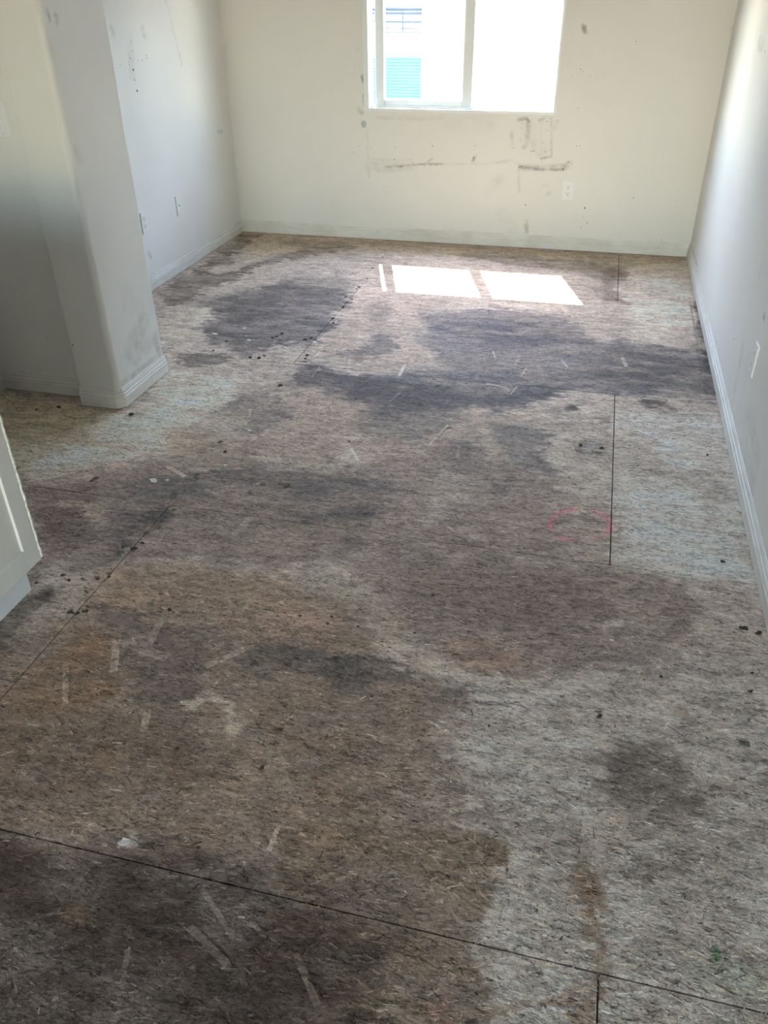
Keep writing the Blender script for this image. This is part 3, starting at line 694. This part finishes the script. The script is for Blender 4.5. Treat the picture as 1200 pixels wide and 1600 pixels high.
for s in (1, -1): disc('screw', (0, -.005, .042 * s), .0026, .0010, 'screw', e, n=10)
e = empty('light_switch', (-2.2645, NY, 1.067), (0, 0, 0)); tag(e, 'white rocker light switch on the short wall beside the pillar', 'light switch')
plate_body(e, 'plate'); box('rocker_frame', -.0172, .0172, -.0068, -.004, -.0338, .0338, M['plate'], e)
bm = bmesh.new(); bm_box(bm, -.0160, .0160, -.0088, -.004, -.0325, .0325, .001)
me = bpy.data.meshes.new('rocker'); bm.to_mesh(me); bm.free(); link('rocker', me, M['plate'], e)
for s in (1, -1): disc('screw', (0, -.005, .0480 * s), .0027, .0010, 'screw', e, n=10)

# nail and screw holes: small discs with the shade inside each hole put into their colour, parts of the walls
def pit(wall, p, n, r):
    n = Vector(n); bm = bmesh.new(); t1 = Vector((0, 0, 1)); t2 = n.cross(t1)
    N = 8; c = bm.verts.new(Vector(p) + n * .0004)
    ring = [bm.verts.new(Vector(p) + n * .0008 + (t1 * math.sin(2 * math.pi * i / N) + t2 * math.cos(2 * math.pi * i / N)) * r * random.uniform(.7, 1.2)) for i in range(N)]
    for i in range(N): bm.faces.new((c, ring[i], ring[(i + 1) % N]))
    bmesh.ops.recalc_face_normals(bm, faces=bm.faces)
    me = bpy.data.meshes.new('nail_hole'); bm.to_mesh(me); bm.free(); o = link('nail_hole', me, M['hole'], wall)
W = bpy.data.objects
for (u, v, r) in [(907,108,4),(911,112,3),(922,118,2.5),(994,65,3.5),(903,169,3.5),(561,229,3),(579,230,3),(617,230,3),(676,228,4),(552,238,3),(616,249,4),(598,252,2.5),(646,254,3),(742,228,3),(740,247,4),(737,252,3),(816,193,3),(815,200,3),(813,217,3.5),(813,221,3),(855,190,3.5),(855,204,3),(848,223,3),(852,237,3.5),(830,236,4),(834,236,4),(802,231,3),(888,253,4.5),(901,228,3.5),(906,228,3),(847,253,3),(815,260,4),(821,320,5),(914,325,6),(911,338,3),(917,348,4),(908,356,3),(704,360,4),(990,309,3.5),(1055,313,3),(1060,297,2.5),(1033,375,4),(345,80,3),(349,106,3),(557,76,2.5),(541,101,2.5),(878,110,2.5),(893,120,2.5),(555,102,2.5),(600,292,2.5)]:
    pit(W['wall_back'], on(1, YW, u, v), (0, -1, 0), r * .0008)
for (u, v, r) in [(204,64,3),(207,80,3),(203,91,3.5),(201,97,3),(202,101,3),(208,109,6),(210,125,4),(214,142,6),(215,94,3),(222,94,3),(228,87,4),(229,91,3),(181,106,2.5),(188,102,2.5),(346,203,3),(344,208,2.5)]:
    pit(W['wall_left'], on(0, XL, u, v), (1, 0, 0), r * .0010)
for (u, v, r) in [(1186,79,3),(1190,79,3),(1195,81,4),(1147,530,3),(1120,534,3),(1153,686,3),(1134,611,3)]:
    pit(W['wall_right'], on(0, XW, u, v), (-1, 0, 0), r * .0014)
for (u, v, r) in [(114,539,4),(75,529,3)]:
    pit(W['wall_pillar'], on(1, NY if u < 100 else PY0, u, v), (0, -1, 0), r * .0009)

# ================================================================== BASE CABINET
CX, CY1, CY0, CZ0, CZ1 = -1.560, .728, -1.10, .116, .868
cab = empty('base_cabinet', (-1.85, -.2, 0)); tag(cab, 'off-white painted base cabinet with recessed panel and chipped end edge', 'cabinet')
cl = Vector(cab.location)
def cbox(name, x0, x1, y0, y1, z0, z1, mat, bev=0, parent=cab):
    return box(name, x0 - cl.x, x1 - cl.x, y0 - cl.y, y1 - cl.y, z0 - cl.z, z1 - cl.z, M[mat], parent, bev)
cbox('body', -2.16, CX - .020, CY0, CY1 - .012, CZ0 + .002, CZ1, 'cabinet')
cbox('toe_kick', -2.16, -1.620, CY0, .712, 0, CZ0 + .004, 'cabinet_kick')
dy = CY1 - .010
for k in range(3):
    y1 = dy - k * .605; y0 = y1 - .602
    d = cbox('door', CX - .020, CX - .0085, y0 + .05, y1 - .05, CZ0 + .05, CZ1 - .05, 'cabinet')
    for nm, a in (('stile', (y1 - .054, y1, CZ0, CZ1 - .004)), ('stile', (y0, y0 + .054, CZ0, CZ1 - .004)), ('rail', (y0 + .054, y1 - .054, CZ0, CZ0 + .064)), ('rail', (y0 + .054, y1 - .054, CZ1 - .068, CZ1 - .004))):
        cbox(nm, CX - .0205, CX, *a, 'cabinet', .0012, d)
# end strip with a ragged, flaking edge
bm = bmesh.new(); prev = None; N = 90
for i in range(N + 1):
    z = CZ0 + .004 + (CZ1 - CZ0 - .004) * i / N
    jag = .0035 * random.random() + .0025 * math.sin(i * .9); j2 = .0025 * random.random()
    r_ = [bm.verts.new(Vector(q) - cl) for q in ((CX - .020, CY1 - .0095, z), (CX - .001 + j2 * .4, CY1 - .0102 + jag * .4, z), (CX + .0006 + j2, CY1 - .005, z), (CX - .0005, CY1 + jag * .6, z), (CX - .020, CY1 + .001, z))]
    if prev:
        for k in range(5): bm.faces.new((prev[k], prev[(k + 1) % 5], r_[(k + 1) % 5], r_[k]))
    prev = r_
bmesh.ops.recalc_face_normals(bm, faces=bm.faces)
me = bpy.data.meshes.new('end_strip'); bm.to_mesh(me); bm.free(); o = link('end_strip', me, M['chip'], cab); o['label'] = 'ragged strip of flaking cream paint'
ct = box('countertop', -2.20, -1.53, CY0, .745, CZ1, CZ1 + .038, M['counter'], None, .004); tag(ct, 'grey stone countertop lying on the base cabinet', 'countertop')

# ================================================================== OUTSIDE
NYB = 8.2
M['stucco'] = plain('white_stucco', (.86, .85, .83), .9, .1, .03, 60, .3)
M['trim_out'] = plain('pale_pink_trim', (.42, .32, .29), .85, .1, .08, 20, .2)
M['mauve'] = plain('mauve_metal_flashing', (.24, .20, .30), .6, .3, .08, 6)
M['tile'] = plain('mauve_clay_tile', (.22, .16, .19), .8, .2, .15, 12)
M['winframe'] = plain('lilac_window_frame', (.30, .29, .40), .5, .3, .05)
M['dglass'] = plain('dark_pane', (.12, .14, .20), .2, .5, .05)
M['block'] = plain('concrete_block', (.27, .28, .28), .9, .1, .14, 5, .3)
M['mortar'] = plain('mortar', (.21, .22, .22), .9, .1, .1, 9)
M['blue'] = plain('blue_shutter_paint', (.06, .13, .27), .6, .3, .10, 2.5)
M['cable'] = plain('blue_black_cable', (.03, .04, .06), .6, .3, .1)
M['asphalt'] = plain('asphalt', (.22, .21, .20), .9, .1, .2, 3)
box('ground', -60, 60, YS + .3, 60, -3.1, -3.0, M['asphalt'], kind='structure')
box('ground_rear', -60, 60, -60, YR - .4, -3.1, -3.0, M['asphalt'], kind='structure')
nb = empty('stucco_building', (1.0, NYB, -3.0)); tag(nb, 'white stucco building with a thick pale window sill, seen through the window', 'building')
no = Vector(nb.location)
def nbox(name, x0, x1, y0, y1, z0, z1, mat, bev=0, parent=nb): return box(name, x0 - no.x, x1 - no.x, y0 - no.y, y1 - no.y, z0 - no.z, z1 - no.z, M[mat], parent, bev)
NX0, NX1, NZ1 = -2.060, 5.0, 2.25
wx0, wx1, wz0, wz1 = -.906, .35, .945, 1.95
boxes('wall', [(a - no.x, b - no.x, NYB - no.y, NYB + 2.3 - no.y, c - no.z, d - no.z) for a, b, c, d in ((NX0, wx0, -3, NZ1), (wx1, NX1, -3, NZ1), (wx0, wx1, -3, wz0), (wx0, wx1, wz1, NZ1))], M['stucco'], nb)
nbox('window_sill', -1.075, wx1 + .17, NYB - .09, NYB + .16, .865, .950, 'trim_out', .03)
wf = boxes('window_frame', [(a - no.x, b - no.x, NYB + .13 - no.y, NYB + .18 - no.y, c - no.z, d - no.z) for a, b, c, d in ((wx0 + .10, wx0 + .17, wz0 + .09, wz1), (wx1 - .17, wx1 - .10, wz0 + .09, wz1), (wx0 + .17, wx1 - .17, wz0 + .09, wz0 + .16))], M['winframe'], nb)
nbox('recess_back', wx0 - .02, wx1 + .02, NYB + .17, NYB + .24, wz0 - .02, wz1 + .02, 'stucco')
nbox('pane', wx0 + .15, wx1 - .15, NYB + .155, NYB + .168, wz0 + .14, wz1 - .05, 'dglass', 0, wf)
nbox('parapet_cap', NX0 - .05, NX1, NYB - .06, NYB + 2.35, NZ1, NZ1 + .12, 'stucco', .01)
# lean-to tile roof at the foot of the wall
def rz(y): return .44 - (NYB - y) * .35
nbox('flashing', NX0 + .45, NX1, NYB - .012, NYB + .002, .415, .492, 'mauve')
bm = bmesh.new()
for (y0, y1) in ((NYB - .16, NYB),):
    for v in ((NX0 + .45, y0, rz(y0) + .03), (NX1, y0, rz(y0) + .03), (NX1, y1, rz(y1) + .03), (NX0 + .45, y1, rz(y1) + .03)): bm.verts.new(Vector(v) - no)
    bm.verts.ensure_lookup_table(); bm.faces.new(bm.verts[-4:])
me = bpy.data.meshes.new('apron_flashing'); bm.to_mesh(me); bm.free(); link('apron_flashing', me, M['mauve'], nb)
# barrel tiles, one mesh shared
bm = bmesh.new(); n = 10; ln = 1.5
pr = [(math.cos(math.pi * i / n) * .085, math.sin(math.pi * i / n) * .07) for i in range(n + 1)] + [(-.135, -.012)]
for yy in (0, -ln):
    for a, b in pr: bm.verts.new((a, yy, b + yy * .35))
bm.verts.ensure_lookup_table(); k = len(pr)
for i in range(k - 1): bm.faces.new((bm.verts[i], bm.verts[i + 1], bm.verts[k + i + 1], bm.verts[k + i]))
bm.faces.new([bm.verts[k + i] for i in range(n + 1)])
tile_me = bpy.data.meshes.new('roof_tile'); bm.to_mesh(tile_me); bm.free(); tile_me.materials.append(M['tile'])
x = -1.385 + .0
for i in range(-1, 12):
    o = bpy.data.objects.new('roof_tile', tile_me); col.objects.link(o); o.parent = nb; o.location = Vector((x + i * .271, NYB - .05, rz(NYB - .05) - .03)) - no
nbox('roof_deck', NX0 + .45, NX1, NYB - 1.5, NYB - .01, -.40, -.24, 'tile')
nbox('lower_wall', NX0 + .5, NX1, NYB - 1.4, NYB - .01, -3, -.38, 'stucco')
# block building with the blue roller shutter
BY = 11.0
bb = empty('block_building', (-5.0, BY, -3.0)); tag(bb, 'grey concrete block building with a wide blue roller shutter, across the street', 'building')
bo = Vector(bb.location)
def bbox(name, x0, x1, y0, y1, z0, z1, mat, bev=0, parent=bb): return box(name, x0 - bo.x, x1 - bo.x, y0 - bo.y, y1 - bo.y, z0 - bo.z, z1 - bo.z, M[mat], parent, bev)
zt = on(1, BY, 620, 88)[2]
bbox('wall', -8.0, -2.36, BY + .02, BY + 3, -3, 3.2, 'mortar')
bbox('shutter_box', -5.6, -2.64, BY - .02, BY + .05, zt, zt + .03, 'block')
CH = .245; blk = None
for r in range(9):
    for c in range(-1 if r % 2 else 0, 10):
        z = zt + .03 + r * CH; xx = -2.64 - (c + 1) * .50 - (.25 if r % 2 else 0)
        if blk is None:
            blk = bbox('block', 0, .488, 0, .04, 0, CH - .012, 'block', .004); blk.location = Vector((0, 0, 0))
            for v in blk.data.vertices: v.co += bo
            o = blk
        else:
            o = blk.copy(); col.objects.link(o); o.parent = bb
        o.location = Vector((xx, BY - .012 + random.uniform(-.003, .003), z)) - bo
sm = bmesh.new(); n = 0; z = zt
prev = None; pitch = .036
while z > -3.0:
    for dz, dyy in ((0, 0), (-.010, -.010), (-.026, -.010), (-.036, 0)):
        ring = [sm.verts.new(Vector((xx, BY - .02 + dyy, z + dz)) - bo) for xx in (-5.6, -2.64)]
        if prev: sm.faces.new((prev[0], prev[1], ring[1], ring[0]))
        prev = ring
    z -= pitch
me = bpy.data.meshes.new('roller_shutter'); sm.to_mesh(me); sm.free(); link('roller_shutter', me, M['blue'], bb)
# overhead cables between the two buildings
def cable(pts, r, label):
    cu = bpy.data.curves.new('utility_cable', 'CURVE'); cu.dimensions = '3D'; cu.bevel_depth = r; cu.bevel_resolution = 2
    s = cu.splines.new('POLY'); s.points.add(len(pts) - 1)
    for p, q in zip(s.points, pts): p.co = (*q, 1)
    tmp = bpy.data.objects.new('tmp_cable', cu); col.objects.link(tmp)
    me = bpy.data.meshes.new_from_object(tmp.evaluated_get(bpy.context.evaluated_depsgraph_get())); bpy.data.objects.remove(tmp)
    o = link('utility_cable', me, M['cable']); return tag(o, label, 'cable', 'cables outside the window')
for v0, v1, r, lb in ((14, 14, .016, 'thickest dark cable strung before the block wall, uppermost'), (21, 21, .012, 'dark cable just under the thickest one before the block wall'), (34, 34.5, .010, 'thin cable hanging under the pair before the block wall'), (44, 45, .005, 'hair-thin lowest cable before the block wall')):
    a = on(1, 9.6, 600, v0); b = on(1, 9.6, 659, v1); d = (b - a) / (b[0] - a[0])
    p = [tuple(a + d * (xx - a[0])) for xx in np.linspace(-5.5, NX0 - .002, 9)]
    p = [(q[0], q[1] + (1.36 * ((NX0 - q[0]) / 3.44) ** 2), q[2]) for q in p]
    cable(p, r, lb)

# ================================================================== DEBRIS ON THE FLOOR
M['dirt'] = plain('dirt', (.075, .060, .045), .95, .1, .5, 90, .8)
M['dirt_grey'] = plain('grey_plaster_dirt', (.17, .15, .11), .95, .1, .5, 120, .8)
M['flake'] = plain('paint_flake', (.68, .65, .58), .7, .2, .12, 60, .3)
M['strand'] = plain('pale_wood_strand', (.36, .33, .31), .75, .2, .2, 70, .3)
def clump_mesh(seed, lumps):
    rnd = random.Random(seed); bm = bmesh.new()
    for k in range(lumps):
        r = bmesh.ops.create_icosphere(bm, subdivisions=1, radius=1)
        s = rnd.uniform(.45, 1) if k else 1; ox, oy = (0, 0) if k == 0 else (rnd.uniform(-1.1, 1.1), rnd.uniform(-.7, .7))
        for v in r['verts']:
            v.co = Vector((v.co.x * s * rnd.uniform(.8, 1.25) + ox, v.co.y * s * .75 * rnd.uniform(.8, 1.25) + oy, max(0, (v.co.z * .55 + .38) * s * rnd.uniform(.8, 1.2))))
    me = bpy.data.meshes.new('dirt_clump'); bm.to_mesh(me); bm.free(); return me
def flake_mesh(seed):
    rnd = random.Random(seed); bm = bmesh.new(); N = 9
    t_ = []; b_ = []
    for i in range(N):
        a = 2 * math.pi * i / N; r = rnd.uniform(.55, 1.1); z = rnd.uniform(.0, .16)
        b_.append(bm.verts.new((r * math.cos(a), r * .7 * math.sin(a), z))); t_.append(bm.verts.new((r * .96 * math.cos(a), r * .67 * math.sin(a), z + .09)))
    bm.faces.new(t_); bm.faces.new(b_[::-1])
    for i in range(N): bm.faces.new((b_[i], b_[(i + 1) % N], t_[(i + 1) % N], t_[i]))
    me = bpy.data.meshes.new('paint_flake'); bm.to_mesh(me); bm.free(); return me
dark_me = [clump_mesh(i, 2 + i % 3) for i in range(5)]; grey_me = [clump_mesh(20 + i, 2 + i % 3) for i in range(4)]; flake_me = [flake_mesh(i) for i in range(5)]
for l_, k_ in ((dark_me, 'dirt'), (grey_me, 'dirt_grey'), (flake_me, 'flake')):
    for x_ in l_: x_.materials.append(M[k_])
def scatter(name, meshes, spots, label, cat, group):
    for i, (u, v, s) in enumerate(spots):
        p = fl(u, v); o = bpy.data.objects.new(name, meshes[i % len(meshes)]); col.objects.link(o)
        o.location = (p[0], p[1], -.0004); s *= .74 if name == 'dirt_clump' else .75; o.scale = (s, s, s); o.rotation_euler = (0, 0, random.uniform(-.6, .6) + (3.14 if i % 2 else 0))
        tag(o, label, cat, group)
scatter('dirt_clump', dark_me, [(602,397,.006),(598,402,.007),(582,419,.009),(573,436,.006),(560,449,.009),(557,452,.007),(540,464,.008),(550,468,.008),(537,481,.009),(521,498,.009),(521,505,.010),(497,518,.006),(476,531,.010),(486,528,.008),(437,603,.011),(391,559,.012),(405,560,.013),(413,556,.008),(355,534,.008),(334,548,.007),(480,556,.012),(477,561,.009),(432,526,.008),(440,522,.009),(425,528,.007),(205,648,.014),(57,640,.007),(92,636,.009)],
        'crumb of black dirt on the boards from the pillar foot to the window wall', 'dirt', 'black crumbs on the window side of the pillar')
scatter('dirt_clump', dark_me, [(192,855,.006),(206,858,.008),(211,857,.008),(221,849,.008),(97,900,.008),(108,907,.008),(57,911,.007),(110,957,.009),(135,956,.010),(122,958,.008),(265,954,.009),(170,902,.007),(152,905,.007),(411,757,.007),(1128,878,.008),(1105,711,.007),(907,696,.010),(940,700,.008),(1164,983,.012),(1186,989,.010),(1033,1058,.007),(276,1171,.008),(518,964,.005),(511,975,.005),(468,963,.005),(559,979,.005),(648,989,.005),(438,1140,.006),(677,930,.005),(410,1199,.007),(764,1135,.005),(1175,1052,.006),(1173,1081,.006),(936,1121,.008),(545,690,.005),(352,706,.010)],
        'crumb of black dirt on the bare boards on the cabinet side of the pillar', 'dirt', 'black crumbs on the cabinet side of the pillar')
scatter('dirt_clump', grey_me, [(345,691,.012),(307,748,.012),(308,742,.009),(269,777,.014),(272,797,.010),(237,810,.012),(247,826,.009),(192,852,.010),(209,861,.008),(185,869,.009),(151,748,.012),(128,905,.008),(153,903,.009),(134,925,.009),(171,897,.008),(250,929,.008),(237,945,.010),(390,770,.010),(411,758,.012),(447,759,.014),(438,757,.008),(105,1058,.010),(26,1063,.008)],
        'olive grey lump of dried plaster dirt on the stained boards beyond the cabinet', 'dirt', 'plaster lumps on the floor')
scatter('dirt_clump', grey_me, [(1166,1164,.014)], 'lone olive grey lump on the pale bare boards near the wall opposite the cabinet', 'dirt', None)
scatter('dirt_clump', grey_me[1:], [(283,1382,.010)], 'lone grey lump on the darkest brown boards beside the long cross joint', 'dirt', None)
scatter('paint_flake', flake_me, [(240,751,.026)], 'ragged off-white paint flake on dark boards among the plaster lumps', 'paint flake', None)
scatter('paint_flake', flake_me[1:], [(195,1316,.020)], 'off-white paint flake beside the joint on the darkest brown boards', 'paint flake', None)
scatter('paint_flake', flake_me, [(336,522,.022),(382,513,.016),(389,532,.018),(385,525,.009),(447,543,.018),(492,535,.020),(498,531,.013),(504,540,.012),(262,750,.012),(1072,1023,.013),(1029,1043,.008),(390,673,.016),(337,673,.013),(352,727,.013),(256,642,.008),(956,1000,.008),(265,543,.030),(1068,864,.010),(477,690,.006),(790,1014,.007),(692,1128,.008),(730,763,.009),(498,633,.007),(518,688,.009),(645,535,.010)],
        'small off-white flake of old paint lying on the subfloor', 'paint flake', 'paint flakes on the floor')
# single pale strands that lie on top of the boards: pieces of the floor
def strand(p0, p1, w):
    a = fl(*p0); b = fl(*p1); d = (b - a)[:2]; L = np.hypot(*d); ang = math.atan2(d[1], d[0])
    o = box('strand', 0, L, -w / 2, w / 2, -.0003, .0006 + .0009 * random.random(), M['osb'], floor)
    c = floor_color(np.array([(a[0] + b[0]) / 2]), np.array([(a[1] + b[1]) / 2]))[0] * (1.25 + 1.2 * .35 * random.random()) + .015
    at_ = o.data.attributes.new('stain', 'FLOAT_COLOR', 'POINT')
    for q in at_.data: q.color = (*c, 1)
    o.location = (a[0], a[1], 0); o.rotation_euler = (0, 0, ang)
for p0, p1, w in [((608,629),(627,611),.016),((624,587),(632,571),.014),((744,594),(748,583),.016),((972,558),(979,574),.018),((804,572),(812,556),.010),((690,678),(720,666),.014),((770,549),(775,563),.008),((877,563),(888,575),.008),((760,600),(792,606),.014),((786,604),(796,612),.012),((797,617),(808,604),.006),((975,590),(1000,598),.006),((655,607),(680,616),.008),((813,590),(823,575),.008),((748,575),(760,583),.006),((845,493),(862,497),.006),((668,698),(700,664),.006),((714,715),(718,697),.012),((490,560),(500,549),.010),((487,590),(500,572),.007),((640,498),(648,502),.006),((560,720),(548,700),.012),((365,836),(392,808),.022),((260,728),(290,745),.018),((388,655),(392,640),.010),((456,660),(466,645),.012),((178,1050),(182,1000),.020),((190,1003),(262,1028),.030),((226,1020),(258,958),.022),((102,1100),(103,1045),.014),((225,1142),(231,1108),.018),((322,1042),(382,1014),.018),((628,1192),(653,1155),.010),((297,1448),(356,1508),.014),((420,1330),(436,1290),.010),((462,1490),(496,1570),.012),((315,1388),(365,1465),.010),((186,1575),(200,1480),.010)]:
    strand(p0, p1, w)

# loose and lifted little strands of the boards: far too many to count, one part of the floor
def flakes(n, seed):
    rg = np.random.default_rng(seed)
    # spread evenly over the picture's floor, so that the density follows what can be seen
    u = rg.uniform(-20, 1220, n * 3); v = rg.uniform(365, 1630, n * 3)
    d = np.stack([(u - 600) / FPX, (v - 800) / FPX, np.ones_like(u)], -1) @ RM
    tt = -CAM[2] / d[:, 2]; X = CAM[0] + tt * d[:, 0]; Y = CAM[1] + tt * d[:, 1]
    ok = (tt > 0) & (X > -2.5) & (X < XB - .03) & (Y < YBB - .03) & ~((X < PX + .03) & (Y > PY0 - .05) & (Y < PY1 + .03)) & ~((X < PX) & (Y > NY - .05) & (Y < PY1)) & ~((X < -1.54) & (Y < .75))
    X = X[ok][:n]; Y = Y[ok][:n]; n = len(X)
    L = rg.lognormal(math.log(.0115), .48, n).clip(.005, .045); Wd = rg.lognormal(math.log(.0020), .45, n).clip(.0009, .007)
    a = np.where(rg.random(n) < .72, rg.normal(.0, .38, n), rg.uniform(-1.57, 1.57, n))
    k = np.exp(rg.normal(.0, .26, n)); dark = rg.random(n) < .20; k[dark] *= .42; Wd[dark] *= .65; L[dark] *= .8
    for y_ in (0, 1.22, 2.446, 3.662): L = np.minimum(L, np.maximum(2 * (np.abs(Y - y_) - .004), .002))
    for x_ in (0, -1.436): L = np.minimum(L, np.maximum(2 * (np.abs(X - x_) - .004), .002))
    base = floor_color(X, Y) * k[:, None] + np.where(dark, 0, .006)[:, None]
    h = rg.uniform(.0002, .0009, n); tilt = rg.normal(0, .0005, n).clip(-.0012, .0012)
    ca, sa = np.cos(a), np.sin(a)
    co = np.zeros((n, 8, 3)); i = 0
    for z in (0, 1):
        for sx, sy in ((-1, -1), (1, -1), (1, 1), (-1, 1)):
            lx = sx * L / 2 * (1 + .08 * sy * rg.normal(0, 1, n)); ly = sy * Wd / 2
            co[:, i, 0] = X + lx * ca - ly * sa; co[:, i, 1] = Y + lx * sa + ly * ca
            co[:, i, 2] = np.where(z == 1, np.maximum(h + sx * tilt, .00015), -.0003); i += 1
    q = np.array([(4, 5, 6, 7), (0, 1, 5, 4), (1, 2, 6, 5), (2, 3, 7, 6), (3, 0, 4, 7)])
    F = (np.arange(n)[:, None, None] * 8 + q[None]).reshape(-1, 4)
    me = bpy.data.meshes.new('strand_flakes')
    me.vertices.add(n * 8); me.vertices.foreach_set('co', co.astype(np.float32).ravel())
    me.loops.add(F.size); me.loops.foreach_set('vertex_index', F.astype(np.int32).ravel())
    me.polygons.add(len(F)); me.polygons.foreach_set('loop_start', np.arange(0, F.size, 4, dtype=np.int32)); me.update(calc_edges=True); me.shade_flat()
    at = me.attributes.new('stain', 'FLOAT_COLOR', 'POINT')
    c = np.repeat(np.minimum(base, np.array([.60, .57, .52])), 8, 0); at.data.foreach_set('color', np.c_[c, np.ones(len(c))].astype(np.float32).ravel())
    o = link('strand_flakes', me, M['osb'], floor); o['kind'] = 'stuff'
flakes(26000, 5)
